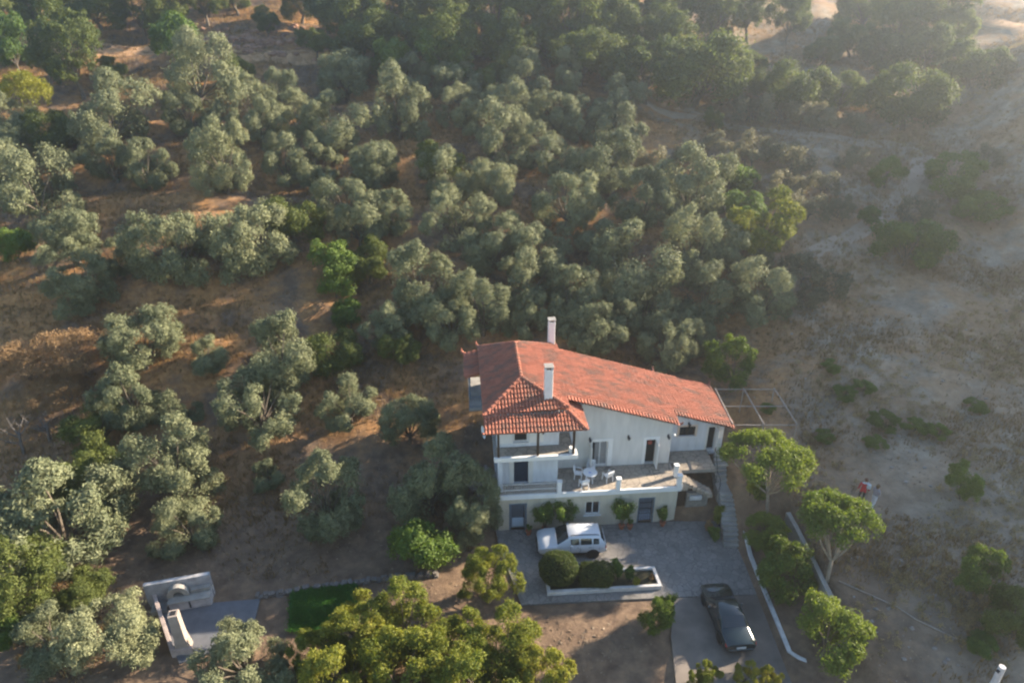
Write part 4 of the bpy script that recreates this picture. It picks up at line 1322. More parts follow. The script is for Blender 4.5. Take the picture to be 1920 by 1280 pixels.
def lobes(seed, nl, ns, Rr, lobe_r, puff_r, flat=0.8, zmin=-0.35, jitter=0.25, elong=(1, 1)):
    """cauliflower crown: lobes round the centre, puffs on the outside of each lobe"""
    g = np.random.default_rng(seed)
    C_, R_, LC = [], [], []
    tries = 0
    dirs = []
    while len(dirs) < nl and tries < 4000:
        tries += 1
        d = unit(g.normal(size=(1, 3)))[0]
        if d[2] < zmin:
            continue
        if all(np.dot(d, q) < 1 - 1.5 / nl for q in dirs):
            dirs.append(d)
    for d in dirs:
        dist = Rr * g.uniform(0.42, 0.42 + jitter * 1.1)
        lr = Rr * lobe_r * g.uniform(0.75, 1.25)
        lc = d * dist * np.array([elong[0], elong[1], flat])
        LC.append((lc, lr))
        for _ in range(ns):
            q = unit(g.normal(size=(1, 3)) + d * 0.9 + np.array([0, 0, 0.35]))[0]
            C_.append(lc + q * lr * g.uniform(0.65, 1.0) * np.array([1, 1, flat]))
            R_.append(Rr * puff_r * g.uniform(0.5, 1.5))
        C_.append(lc)
        R_.append(lr * 0.85)
    return np.array(C_), np.array(R_), LC
def trunk_mesh(name, hc, LC, r0, seed, lean=0.15, stems=1, fork=0.45):
    g = random.Random(seed)
    b = MB()
    for s in range(stems):
        ox, oy = (g.uniform(-.3, .3), g.uniform(-.3, .3)) if stems > 1 else (0, 0)
        fx, fy = ox * 2 + g.uniform(-lean, lean) * hc, oy * 2 + g.uniform(-lean, lean) * hc
        fz = hc * fork
        b.tube([(ox, oy, -0.4), (ox + fx * .2, oy + fy * .2, fz * .35), (fx * .6, fy * .6, fz * .7), (fx, fy, fz)], [r0 * 1.35, r0, r0 * .85, r0 * .75], 8)
        mine = [q for i, q in enumerate(LC) if i % stems == s]
        for lc, lr in mine:
            e = Vector(lc) + Vector((0, 0, hc))
            m1 = Vector((fx, fy, fz)).lerp(e, 0.5) + Vector((g.uniform(-.2, .2), g.uniform(-.2, .2), g.uniform(-.1, .25)))
            b.tube([(fx, fy, fz - 0.1), m1, e], [r0 * .42, r0 * .26, r0 * .08], 6)
    return b.mesh(name, smooth=60)

class Kind:
    """a prototype tree: crown radius about Rr, crown centre at height hc"""
    def __init__(self, name, seed, leafm, barkm, Rr=3.0, hc=3.4, nl=10, ns=8, lobe_r=0.42, puff_r=0.17, flat=0.82, zmin=-0.3, n=9000, ll=0.26, lw=0.12, r0=0.2, stems=1, jitter=0.25, elong=(1, 1), spread=0.35, inner=0.12, fork=0.45):
        C_, R_, LC = lobes(seed, nl, ns, Rr, lobe_r, puff_r, flat, zmin, jitter, elong)
        V_, Q_ = leaves(C_, R_, n, ll, lw, seed + 1, spread, inner)
        V_[:, 2] += hc
        ok = np.repeat((V_.reshape(-1, 4, 3)[:, :, 2].min(1) > 0.05), 4)
        V_ = V_[ok]; Q_ = np.arange(len(V_)).reshape(-1, 4)
        self.crown = np_mesh(name + '_crown', V_, Q_)
        self.crown.materials.append(leafm)
        self.trunk = trunk_mesh(name + '_trunk', hc, LC, r0, seed + 2, stems=stems, fork=fork)
        self.trunk.materials.append(barkm)
        self.R, self.hc, self.name = Rr, hc, name
def plant(kind, name, x, y, z, scale, rz, label, cat, group=None, sz=1.0):
    e = empty(name, (x, y, z), rz, label, cat, group)
    e.scale = (scale * rv.uniform(.9, 1.1), scale * rv.uniform(.9, 1.1), scale * sz)
    e.rotation_euler = (rv.uniform(-.07, .07), rv.uniform(-.07, .07), rz)
    obj('trunk', kind.trunk, None, e)
    obj('crown', kind.crown, None, e)
    return e
ORD = ['leftmost', 'second', 'third', 'fourth', 'fifth', 'sixth', 'seventh', 'eighth', 'ninth', 'tenth', 'eleventh', 'twelfth', 'thirteenth', 'fourteenth', 'fifteenth', 'sixteenth', 'seventeenth', 'eighteenth', 'nineteenth', 'twentieth', 'twenty-first', 'twenty-second', 'twenty-third', 'twenty-fourth', 'twenty-fifth', 'twenty-sixth', 'twenty-seventh', 'twenty-eighth']
def nth(i):
    return 'leftmost' if i == 0 else ORD[i] + ' from left'
rv = random.Random(11)

OL = [Kind('olive', 100 + i * 10, M['olive'], M['bark'], Rr=3.0, hc=2.35, zmin=-0.95, fork=.3, nl=[14, 16, 12, 17, 15, 14, 11, 9, 19, 13][i], ns=[12, 11, 13, 10, 12, 12, 14, 13, 9, 11][i], lobe_r=[.36, .33, .38, .31, .36, .34, .40, .44, .28, .36][i], puff_r=[.115, .105, .12, .11, .115, .10, .125, .11, .12, .13][i],
           flat=[.90, 1.0, .85, .95, 1.2, .8, 1.1, 1.0, .9, 1.25][i], n=26000, ll=0.21, lw=0.075, r0=0.20, stems=[1, 2, 1, 1, 2, 1, 1, 2, 3, 1][i], jitter=[.42, .5, .38, .5, .45, .55, .45, .6, .5, .5][i], spread=.42, inner=.15,
           elong=[(1, 1), (1.15, .9), (1, 1), (.9, 1.1), (.85, .9), (1.2, 1), (1, 1), (1.1, .8), (1.1, 1.1), (.8, .8)][i]) for i in range(10)]
def olive(px, py, rpx, label, group, k=None, sz=1.0):
    k = rv.randrange(len(OL)) if k is None else k
    kd = OL[k]
    sc_ = 1.0
    vs_ = rv.uniform(0.9, 1.14)
    for _ in range(3):
        x, y, z, ppm = spot(px, py, kd.hc * sc_ * sz)
        sc_ = min(max(rpx / ppm / kd.R * 1.05 * vs_, 0.3), 2.0)
    plant(kd, 'olive_tree', x, y, z, sc_, rv.uniform(0, 6.28), label, 'olive tree', group, sz * rv.uniform(0.86, 1.2))

rows = [
 ('in the row just below the orange dirt track', [(372, 152, 54), (530, 170, 40), (648, 150, 48), (770, 150, 46), (857, 150, 48), (985, 152, 46), (1064, 158, 34)]),
 ('in the second row below the dirt track', [(12, 215, 40), (210, 215, 68), (352, 222, 40), (412, 250, 42), (485, 238, 46), (556, 226, 40), (626, 238, 48), (747, 218, 56), (868, 214, 46), (962, 205, 46), (1045, 205, 46), (1155, 202, 52)]),
 ('in the short row of four behind a dark bush', [(932, 262, 46), (1018, 278, 48), (1082, 240, 36), (1166, 268, 46)]),
 ('in the third long row below the dirt track', [(30, 285, 50), (210, 305, 40), (272, 318, 46), (420, 322, 50), (540, 312, 40), (592, 308, 42), (704, 320, 52), (845, 340, 48), (930, 350, 44), (1128, 318, 58), (1292, 368, 68)]),
 ('in the short row below the third long row', [(70, 365, 70), (648, 378, 46), (740, 405, 44), (1066, 382, 54), (1204, 390, 50)]),
 ('in the fourth long row below the track', [(138, 455, 58), (218, 490, 36), (324, 472, 62), (470, 455, 72), (672, 425, 46), (860, 425, 56), (936, 460, 58), (1012, 470, 52), (1120, 450, 50), (1376, 468, 62)]),
 ('in the shaded strip right behind the house roof', [(735, 625, 40), (845, 612, 46), (905, 590, 48), (985, 600, 46), (1110, 628, 50), (1165, 610, 44), (1250, 648, 46), (1300, 640, 44)]),
 ('in the last row on the slope above the house', [(142, 540, 62), (798, 542, 72), (990, 525, 62), (1082, 570, 54), (1176, 516, 68), (1215, 590, 54), (1298, 492, 64), (1322, 568, 58), (1425, 560, 62)]),
]
for phrase, lst in rows:
    lst = sorted(lst)
    for i, (px, py, rp_) in enumerate(lst):
        olive(px, py, rp_, 'grey-green olive tree, %s %s' % (nth(i), phrase), 'olive trees on the slope above the house')
for px, py, rp_, k, lab in [
 (262, 645, 68, 0, 'grey-green olive tree leaning over the dry orange bush on the left'),
 (388, 672, 38, 2, 'small pale olive tree alone on bare earth left of the tall olive'),
 (524, 672, 58, 2, 'upper half of the tall olive pair left of the house'),
 (488, 762, 70, 8, 'lower broad olive of the tall pair left of the house'),
 (246, 755, 58, 3, 'greener olive tree just below the dry orange bush'),
 (356, 778, 24, 2, 'tiny pale olive sapling between two larger olives on the left'),
 (655, 757, 52, 5, 'young blue-green olive in shade on bare earth left of the house'),
 (766, 800, 52, 0, 'round blue-green olive in shade beside the left balcony'),
 (500, 888, 34, 2, 'small blue-green olive bush in shade on the bare slope'),
 (335, 895, 80, 4, 'sunlit olive tree behind the outdoor oven on the left'),
 (345, 985, 52, 5, 'low shaded olive directly behind the outdoor oven'),
 (105, 965, 124, 3, 'largest olive tree filling the left edge above the oven'),
 (620, 955, 72, 1, 'shaded blue-green olive on bare earth above the stone wall'),
 (812, 912, 70, 6, 'tall shaded olive tree left of the parked cars'),
 (884, 960, 46, 9, 'sunlit olive touching the lower left corner of the house'),
 (95, 1190, 64, 2, 'olive tree in the bottom left corner, left of the pair'),
 (205, 1200, 70, 0, 'olive tree in the bottom left, right of the pair beside the oven wall'),
 (455, 1240, 72, 3, 'sunlit olive tree in the foreground below the outdoor oven'),
 (20, 345, 40, 5, 'olive tree cut by the left edge beside the third row')]:
    olive(px, py, rp_, lab, 'olive trees around the house', k, 1.5 if px == 884 else 1.2 if px == 812 else 1.0)

OK_ = [Kind('evergreen', 300 + i * 10, M['oak'], M['bark'], Rr=3.2, hc=[3.2, 4.2, 2.6, 3.6][i], nl=[11, 12, 9, 10][i], ns=11, lobe_r=.40, puff_r=[.12, .11, .13, .11][i], flat=[.95, 1.3, .75, 1.1][i], zmin=-0.8, n=22000, ll=0.20, lw=0.11, spread=.5, r0=0.2, jitter=.3, fork=.35) for i in range(4)]
GD = [Kind('garden', 400 + i * 10, M['garden'], M['bark'], Rr=1.5, hc=[1.5, 1.9, 1.3][i], nl=9, ns=8, lobe_r=.42, puff_r=.17, flat=[.9, 1.1, .8][i], zmin=-0.7, n=11000, ll=0.14, lw=0.075, spread=.5, r0=0.07, jitter=.28, fork=.3) for i in range(3)]
M['bright_garden'] = leaf_mat('bright_garden_leaf', (0.055, 0.100, 0.018), (0.185, 0.225, 0.038), 0.38)  # brighter, yellower green than the garden leaf
CT = [Kind('citrus', 450 + i * 10, M['bright_garden'], M['bark'], Rr=1.5, hc=[1.45, 1.8, 1.25][i], nl=12, ns=10, lobe_r=.38, puff_r=.12, flat=[.95, 1.1, .85][i], zmin=-0.8, n=14000, ll=0.12, lw=0.06, r0=0.07, jitter=.3, fork=.3, spread=.5) for i in range(3)]
BR = [Kind('leafy', 500 + i * 10, M['bright'], M['bark'], Rr=3.0, hc=[3.6, 3.2][i], nl=19, ns=10, lobe_r=.29, puff_r=.10, flat=1.0, zmin=-0.6, n=26000, ll=0.18, lw=0.10, r0=0.16, jitter=.58, spread=.6) for i in range(2)]
GY_ = [Kind('grey_shrub', 600 + i * 10, M['greyshrub'], M['deadwood'], Rr=1.2, hc=[0.8, 0.9][i], nl=8, ns=7, lobe_r=.42, puff_r=.17, flat=.8, zmin=-0.5, n=3200, ll=0.16, lw=0.06, r0=0.04, stems=2, jitter=.35, spread=.6) for i in range(2)]
def grow(kinds, name, px, py, rpx, label, cat, group=None, k=None, sz=1.0, smax=2.2):
    kd = kinds[rv.randrange(len(kinds)) if k is None else k]
    sc_ = 1.0
    for _ in range(3):
        x, y, z, ppm = spot(px, py, kd.hc * sc_ * sz)
        sc_ = min(max(rpx / ppm / kd.R * 1.12, 0.2), smax)
    return plant(kd, name, x, y, z, sc_, rv.uniform(0, 6.28), label, cat, group, sz)

# evergreen wood along the top of the slope
wood = [
 ('of those above the orange dirt track', [(-5, 15, 50), (60, 0, 44), (110, -6, 42), (180, 10, 48), (255, 8, 48), (318, 2, 44), (380, -8, 36), (440, -14, 36), (500, 40, 24), (560, -4, 40), (610, 8, 40)], None),
 ('in the front rank of the dark wood', [(592, 80, 30), (662, 88, 36), (700, 62, 52), (770, 68, 56), (835, 82, 54), (900, 60, 58), (960, 92, 50), (1030, 78, 50), (1090, 100, 56), (1150, 110, 60), (1215, 128, 62), (1310, 130, 92), (1250, 75, 54)], 0.82),
 ('of those cut by the top edge, right of centre', [(650, 20, 56), (720, 8, 52), (790, 2, 52), (850, 15, 52), (930, 6, 54), (1000, 20, 56), (1070, 28, 62), (1135, 40, 70), (1200, 10, 50), (1270, 15, 54), (1345, 22, 54), (1410, 8, 44), (1480, 30, 40), (1620, 12, 48), (1690, 30, 52), (1780, 5, 44)], None),
 ('on the hazy slope beyond the footpath', [(1395, 120, 40), (1440, 158, 34), (1500, 165, 60), (1575, 175, 46), (1708, 182, 74), (1660, 95, 46), (1740, 85, 50), (1830, 120, 52), (1545, 95, 34), (1600, 70, 42), (1800, 45, 40)], 0.9)]
for phrase, lst, wz in wood:
    for i, (px, py, rp_) in enumerate(sorted(lst)):
        grow(OK_, 'evergreen_tree', px, py, rp_, 'dark evergreen tree, %s %s' % (nth(i), phrase), 'tree', 'evergreen trees of the upper wood', 2 if wz == 0.9 else None, wz or 1.0)
for px, py, rp_, ks, k, nm, lab, sz in [
 (18, 78, 36, GD, 1, 'leafy_tree', 'bright green tree at the left end of the orange dirt track', 1.1),
 (132, 92, 54, OK_, 1, 'evergreen_tree', 'tall lumpy evergreen tree standing in front of the dirt track', 1.1),
 (85, 118, 26, OK_, 3, 'evergreen_tree', 'slim evergreen tree left of the tall lumpy evergreen', 1.2),
 (205, 135, 26, OK_, 0, 'evergreen_tree', 'small evergreen tree right of the tall lumpy evergreen', 1.0),
 (322, 78, 44, GD, 0, 'leafy_bush', 'rounded bright green bush on the orange dirt track', 1.0),
 (735, 118, 34, GD, 0, 'leafy_bush', 'bright green bush behind the olives at the top centre', 1.1),
 (832, 112, 40, GD, 1, 'leafy_bush', 'dark green bush peeping over the first row of olives', 1.0),
 (925, 150, 34, OK_, 2, 'evergreen_bush', 'olive-green bush between two olives of the first row', 1.0),
 (440, 138, 34, OK_, 2, 'evergreen_bush', 'dark bush right of the first olive under the track', 1.0),
 (88, 245, 50, OK_, 2, 'evergreen_bush', 'dark green shrub below the yellow broom bush', 1.0),
 (825, 312, 46, OK_, 0, 'evergreen_bush', 'dark round bush among olives in the middle of the slope', 0.9),
 (548, 412, 48, OK_, 2, 'evergreen_bush', 'dark green shrub in shade beside the big fourth-row olive', 1.0),
 (625, 505, 40, GD, 1, 'leafy_tree', 'upper bright green fig tree on the shaded slope left of centre', 1.0),
 (655, 590, 30, GD, 2, 'leafy_bush', 'low bright green bush below the fig tree', 1.0),
 (690, 490, 42, OK_, 0, 'evergreen_bush', 'dark shrub right of the bright green fig tree', 1.0),
 (625, 660, 58, OK_, 2, 'evergreen_bush', 'dark evergreen bush in shade right of the tall olive pair', 0.9),
 (750, 655, 36, OK_, 3, 'evergreen_bush', 'small dark bush in shade left of the house roof', 0.9),
 (1340, 224, 20, OK_, 0, 'evergreen_bush', 'small round bush standing alone beside the footpath', 1.0),
 (1366, 335, 42, GD, 2, 'leafy_bush', 'bright green shrub right of the last third-row olive', 0.8),
 (1392, 395, 38, GD, 0, 'leafy_bush', 'green shrub between the bright shrub and the yellow-green one', 0.8),
 (1442, 432, 58, BR, 1, 'leafy_bush', 'yellow-green shrub at the right end of the fourth olive row', 0.85),
 (1375, 682, 42, CT, 1, 'citrus_tree', 'small lit citrus tree behind the annex roof and pergola', 1.0),
 (1520, 560, 26, GY_, 0, 'grey_shrub', 'pale dry shrub right of the last olive on the slope', 1.0),
 (782, 1035, 56, GD, 2, 'leafy_bush', 'broad dark green shrub above the low stone wall', 1.0),
 (915, 1082, 46, BR, 0, 'leafy_tree', 'yellow-green tree at the left corner of the courtyard', 1.1),
 (1232, 1152, 32, CT, 1, 'citrus_tree', 'upright citrus tree between the flower bed and the saloon car', 1.25),
 (1440, 1003, 33, CT, 0, 'citrus_tree', 'upper citrus bush behind the white wall beside the stairs', 1.0),
 (1476, 1068, 52, CT, 2, 'citrus_tree', 'middle citrus tree behind the white garden wall', 1.0),
 (1530, 1090, 16, CT, 2, 'citrus_bush', 'small lit bush on the right of the middle citrus tree', 1.0),
 (1552, 1190, 62, CT, 0, 'citrus_tree', 'large round citrus tree at the lower end of the white wall', 1.0),
 (1850, 1075, 40, CT, 1, 'leafy_tree', 'hazy green tree near the right edge above the pole', 1.1),
 (1905, 1155, 54, OK_, 2, 'evergreen_tree', 'dark hazy shrub cut by the right edge above the pole', 1.0),
 (1812, 905, 30, CT, 1, 'leafy_bush', 'thin hazy bush on the slope right of the two people', 1.1),
 (1840, 1215, 26, GD, 2, 'leafy_bush', 'small green bush beside the utility pole', 0.9),
 (1705, 458, 62, CT, 2, 'leafy_bush', 'large feathery green shrub on the dusty slope at right', 0.8),
 (1792, 332, 50, CT, 0, 'evergreen_bush', 'broad hazy shrub below the footpath at right', 0.8),
 (1838, 385, 48, CT, 2, 'evergreen_bush', 'lower hazy mound of shrub near the right edge', 0.6),
 (1665, 325, 30, CT, 0, 'evergreen_bush', 'round hazy bush left of the footpath bend', 0.9),
 (1628, 405, 18, GD, 0, 'leafy_bush', 'tiny green bush in the middle of the dusty path', 0.9),
 (8, 1185, 34, GD, 0, 'leafy_bush', 'bright green bush cut by the left edge near the bottom', 1.0),
 (165, 900, 60, OK_, 0, 'evergreen_tree', 'dark evergreen tree behind the largest olive at left', 1.0),
 (40, 1085, 70, OK_, 1, 'evergreen_tree', 'dark evergreen tree under the largest olive at left', 0.9),
 (150, 1105, 46, OK_, 2, 'evergreen_bush', 'dark shrub filling the gap behind the bottom left olives', 0.9),
 (190, 800, 60, OK_, 2, 'evergreen_bush', 'dark shrub below the dry orange bush on the left', 0.8),
 (30, 460, 30, GD, 0, 'leafy_bush', 'bright green bush beside the sunny grass at the left edge', 1.0),
 ]:
    grow(ks, nm, px, py, rp_, lab, nm.split('_')[-1], None, k, sz)
for i, (px, py, rp_) in enumerate(sorted([(1225, 300, 26), (1290, 290, 24), (1340, 275, 26), (1410, 285, 34), (1480, 300, 36), (1470, 350, 32), (1540, 345, 28), (1510, 395, 34), (1600, 300, 26), (1575, 395, 24), (1720, 400, 30), (1500, 215, 30), (1545, 228, 28), (1400, 205, 30), (1455, 205, 34), (1600, 235, 26), (1850, 300, 26), (1500, 510, 34), (1560, 540, 32), (1250, 330, 26)])):
    grow(GY_, 'grey_shrub', px, py, rp_, 'dry grey shrub, %s of those on the dusty slope right of the olives' % nth(i), 'shrub', 'dry grey shrubs below the footpath')
for i, (px, py, rp_) in enumerate(sorted([(1585, 738, 30), (1620, 728, 28), (1660, 790, 36), (1715, 802, 30), (1760, 810, 26), (1560, 690, 26), (1545, 820, 24), (1440, 770, 20), (1640, 830, 28), (1830, 760, 30)])):
    grow(CT, 'low_green_shrub', px, py, rp_ * 0.7, 'low green scrub patch, %s of those on the slope right of the pergola' % nth(i), 'shrub', 'low green scrub right of the pergola', sz=0.55)

# the tall leafy trees across the bottom edge
for i, (px, py, rp_, k) in enumerate([(668, 1180, 60, 0), (765, 1182, 66, 1), (848, 1215, 66, 0), (950, 1228, 66, 1), (640, 1262, 70, 1), (755, 1270, 76, 0), (890, 1285, 76, 1), (1015, 1280, 58, 0), (602, 1230, 46, 0)]):
    lab = ['rounded yellow-green tree at the left of the foreground clump, behind', 'tallest yellow-green tree in the middle of the foreground clump', 'yellow-green tree right of the tallest one in the foreground clump', 'yellow-green tree at the right rear of the foreground clump',
           'yellow-green tree at the left front of the foreground clump', 'yellow-green tree at the front middle of the foreground clump', 'yellow-green tree at the front, right of middle, in the foreground clump', 'yellow-green tree at the right end of the foreground clump', 'small yellow-green tree at the far left of the foreground clump'][i]
    grow(BR, 'leafy_tree', px, py, rp_, lab, 'tree', 'yellow-green trees along the bottom edge', k)
for i, (px, py) in enumerate([(1330, 1262), (1400, 1268), (1440, 1275), (1310, 1285)]):
    grow(BR, 'leafy_bush', px, py, 20, ['yellow-green shoot at the bottom edge below the saloon car, second from left', 'yellow-green shoot at the bottom edge below the saloon car, third from left', 'yellow-green shoot at the bottom edge, rightmost of four', 'yellow-green shoot at the bottom edge, leftmost of four'][i], 'bush', 'shoots at the bottom edge', None, 1.3)

# yellow broom, dry bush, dead tree
BM = Kind('broom', 700, M['broom'], M['bark'], Rr=1.6, hc=1.5, nl=10, ns=8, lobe_r=.4, puff_r=.16, flat=.95, zmin=-0.2, n=4500, ll=0.24, lw=0.05, r0=0.06, stems=3, spread=.8, fork=.2)
grow([BM], 'broom_bush', 50, 178, 38, 'bright yellow broom bush near the left edge', 'bush', None, 0, 1.1)
DB = [Kind('dry_bush', 720 + i, M['dryleaf'], M['deadwood'], Rr=2.4, hc=1.9, nl=11, ns=8, lobe_r=.42, puff_r=.15, flat=.75, zmin=-0.4, n=11000, ll=0.20, lw=0.05, r0=0.07, stems=3, spread=.9, jitter=.6, fork=.2) for i in range(2)]
grow(DB, 'dry_bush', 120, 668, 70, 'large dry orange bush on the left side', 'bush', None, 0, 0.6)
grow(DB, 'dry_bush', 50, 690, 48, 'dry orange bush on the left, nearest the picture edge', 'bush', None, 1, 0.6)
grow(DB, 'dry_bush', 120, 735, 48, 'lower lump of dry orange bush below the large one', 'bush', None, 1, 0.6)
grow(DB, 'dry_bush', 225, 655, 30, 'small dry orange bush under the leaning olive', 'bush', None, 1, 0.8)
def dead_tree(px, py, hgt, label):
    x, y, z, _ = spot(px, py)
    e = empty('dead_tree', (x, y, z), 0, label, 'tree')
    g = random.Random(int(px))
    b = MB()
    b.tube([(0, 0, -0.2), (0.1, 0, hgt * .3), (0.15, 0.1, hgt * .55)], [.13, .10, .08], 7)
    b.build('trunk', M['deadwood'], e)
    for k in range(9):
        a = g.uniform(0, 6.28); zz = hgt * g.uniform(.2, .55)
        L_ = hgt * g.uniform(.3, .55)
        q = Vector((math.cos(a) * L_ * .7, math.sin(a) * L_ * .7, zz + L_ * .7))
        br = MB().tube([(0.1, 0.05, zz), (q.x * .5, q.y * .5, zz + L_ * .3), tuple(q)], [.05, .035, .012], 5)
        for t in range(4):
            s_ = Vector((q.x * .5, q.y * .5, zz + L_ * .3)).lerp(q, t / 4)
            br.tube([tuple(s_), tuple(s_ + Vector((g.uniform(-.5, .5), g.uniform(-.5, .5), g.uniform(.1, .5))))], [.018, .006], 4)
        br.build('branch', M['deadwood'], e)
dead_tree(45, 850, 3.2, 'bare grey dead tree on the left below the dry orange bush')
dead_tree(95, 830, 2.4, 'smaller bare grey dead shrub right of the dead tree')
dead_tree(690, 55, 4.5, 'pale bare trunk among the evergreens at the top centre')

# umbrella-pruned trees on the bank
def umbrella(px, py, zb, cpx, cpy, cz, seed, label, rx, tilt):
    x, y = level(px, py, zb)
    zg = hg(x, y)
    cx, cy_ = level(cpx, cpy, cz)
    e = empty('umbrella_tree', (x, y, zg), 0, label, 'tree', 'umbrella-pruned trees on the bank')
    g = np.random.default_rng(seed)
    C_, R_, tips = [], [], []
    for k in range(46):
        a = g.uniform(0, 6.28); r_ = rx * math.sqrt(g.uniform(0.02, 1))
        q = np.array([cx - x + r_ * math.cos(a), cy_ - y + r_ * math.sin(a) * 0.85, cz - zg + 0.75 * (1 - (r_ / rx) ** 2) + g.uniform(-.25, .25) + tilt * math.cos(a) * r_])
        C_.append(q); R_.append(g.uniform(.38, .62))
        if k % 4 == 0:
            tips.append(q)
    V_, Q_ = leaves(C_, R_, 16000, 0.20, 0.075, seed + 1, 0.7, 0.1, out_from=(cx - x, cy_ - y, cz - zg - 2))
    obj('crown', np_mesh('umbrella_crown', V_, Q_), M['bright_garden'], e)
    f = Vector(((cx - x) * .35, (cy_ - y) * .35, (cz - zg) * .48))
    b = MB().tube([(0, 0, -0.3), (f.x * .4, f.y * .4, f.z * .5), tuple(f)], [.13, .11, .10], 8)
    for q in tips:
        q = Vector(q)
        m1 = f.lerp(q, .55) + Vector((0, 0, -0.25))
        b.tube([tuple(f - Vector((0, 0, .1))), tuple(m1), tuple(q)], [.07, .05, .02], 6)
    b.build('trunk', M['palebark'], e, smooth=60)
umbrella(1438, 968, 1.6, 1438, 862, 5.3, 41, 'umbrella-shaped tree with bare spreading branches beside the stairs', 2.65, 0.0)
umbrella(1552, 1088, 2.1, 1574, 975, 5.0, 52, 'umbrella-shaped tree on a pale leaning trunk above the retaining wall', 1.95, -0.14)

# clipped shrubs and plants of the court
def clipped(name, cx, cy_, z0, boxr, seed, label, m, n=9000, square=2.0, ll=0.10, lw=0.06):
    g = np.random.default_rng(seed)
    d = unit(g.normal(size=(n, 3)))
    k = (np.abs(d) ** square).sum(1) ** (-1.0 / square)
    s = d * k[:, None] * np.array(boxr)
    s *= (1 + g.normal(0, 0.035, n) + 0.05 * np.sin(d[:, 0] * 5 + seed) * np.cos(d[:, 1] * 4 + d[:, 2] * 6))[:, None]
    s[:, 2] = np.maximum(s[:, 2], -boxr[2])
    V_, Q_ = leaves(s, np.full(n, 0.05), n, ll, lw, seed, 0.6, 0)
    V_[:, 2] += boxr[2] + 0.02
    e = empty(name, (cx, cy_, z0), 0, label, 'shrub')
    obj('foliage', np_mesh(name, V_, Q_), m, e)
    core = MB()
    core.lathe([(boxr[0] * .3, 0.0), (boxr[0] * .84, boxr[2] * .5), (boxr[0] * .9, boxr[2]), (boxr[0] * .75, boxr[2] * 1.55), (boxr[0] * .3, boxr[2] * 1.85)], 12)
    co = core.build('core', mat('dark_core', (0.012, 0.018, 0.008), 0.95), e)  # solid green-black core filling the shrub behind its leaves
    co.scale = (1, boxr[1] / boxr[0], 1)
    return e
x, y = level(1046, 1085, 0.2)
clipped('clipped_bush', x, 29.75, 0.15, (1.12, 0.85, 1.12), 61, 'large round clipped bush at the left end of the flower bed', M['oak'], 12000)
x, y = level(1116, 1090, 0.2)
clipped('clipped_hedge', x, 29.75, 0.15, (0.95, 0.62, 0.62), 62, 'low boxy clipped hedge in the middle of the flower bed', M['oak'], 9000, 4.0)
def stem_plant(x, y, z, hgt, n, spread, m, seed, label, name='leafy_plant', ll=0.22, pot=False, group=None):
    e = empty(name, (x, y, z), 0, label, 'plant', group)
    g = random.Random(seed)
    z0 = 0.0
    if pot:
        MB().lathe([(.13, 0), (.20, .30), (.22, .30), (.22, .34), (.16, .34)], 12).build('pot', M['terracotta'], e)
        z0 = 0.33
    b = MB(); C_, R_ = [], []
    for k in range(n):
        a = g.uniform(0, 6.28); s_ = spread * g.uniform(.2, 1)
        q = Vector((math.cos(a) * s_, math.sin(a) * s_, z0 + hgt * g.uniform(.65, 1)))
        b.tube([(0, 0, z0 - .05), (q.x * .4, q.y * .4, z0 + (q.z - z0) * .5), tuple(q)], [.025, .018, .008], 5)
        for t in (.45, .62, .8, .95):
            C_.append((q.x * t, q.y * t, z0 + (q.z - z0) * t)); R_.append(hgt * g.uniform(.10, .16))
    b.build('stem', M['bark'], e)
    V_, Q_ = leaves(C_, R_, 260 * n, ll, ll * .35, seed, .8, .3)
    obj('foliage', np_mesh(name, V_, Q_), m, e)
for px, py, hgt, n, sp, m, lab in [(1158, 1085, 1.5, 5, .35, M['garden'], 'tall dark leafy plant in the flower bed right of the clipped hedge'), (1180, 1088, 1.1, 4, .3, M['garden'], 'second leafy plant in the flower bed next to the pale flowers'),
                                (1192, 1095, 0.7, 5, .3, M['broom'], 'pale yellow flowering plant on the kerb of the flower bed'), (1222, 1085, 0.3, 3, .25, M['dryleaf'], 'small withered plant at the right end of the flower bed')]:
    x, y = level(px, py, 0.2)
    stem_plant(x, y, 0.15, hgt, n, sp, m, int(px), lab)
for u_, v_, hgt, n, sp, lab in [(3.05, -0.35, 2.0, 8, .75, 'leafy climbing shrub against the house wall above the white car'), (4.35, -0.4, 2.1, 8, .9, 'right half of the climbing shrub above the white car'), (8.2, -0.45, 2.1, 9, .8, 'tall potted shrub against the wall left of the grilled door')]:
    x, y = HW(u_, v_)
    stem_plant(x, y, 0.0, hgt, n, sp, M['garden'], int(u_ * 100), lab, 'wall_shrub', .2, True)
x, y = HW(11.0, -0.4)
stem_plant(x, y, 0.0, 1.25, 5, .4, M['garden'], 77, 'small potted plant between the grilled door and the cellar door', 'potted_plant', .18, True)
for u_, lab in ((1.95, 'terracotta pot with a small plant beside the lower left door'), (8.75, 'terracotta pot with a small plant left of the grilled door')):
    x, y = HW(u_, -0.5)
    stem_plant(x, y, 0.0, .45, 3, .2, M['garden'], int(u_ * 31), lab, 'potted_plant', .14, True)
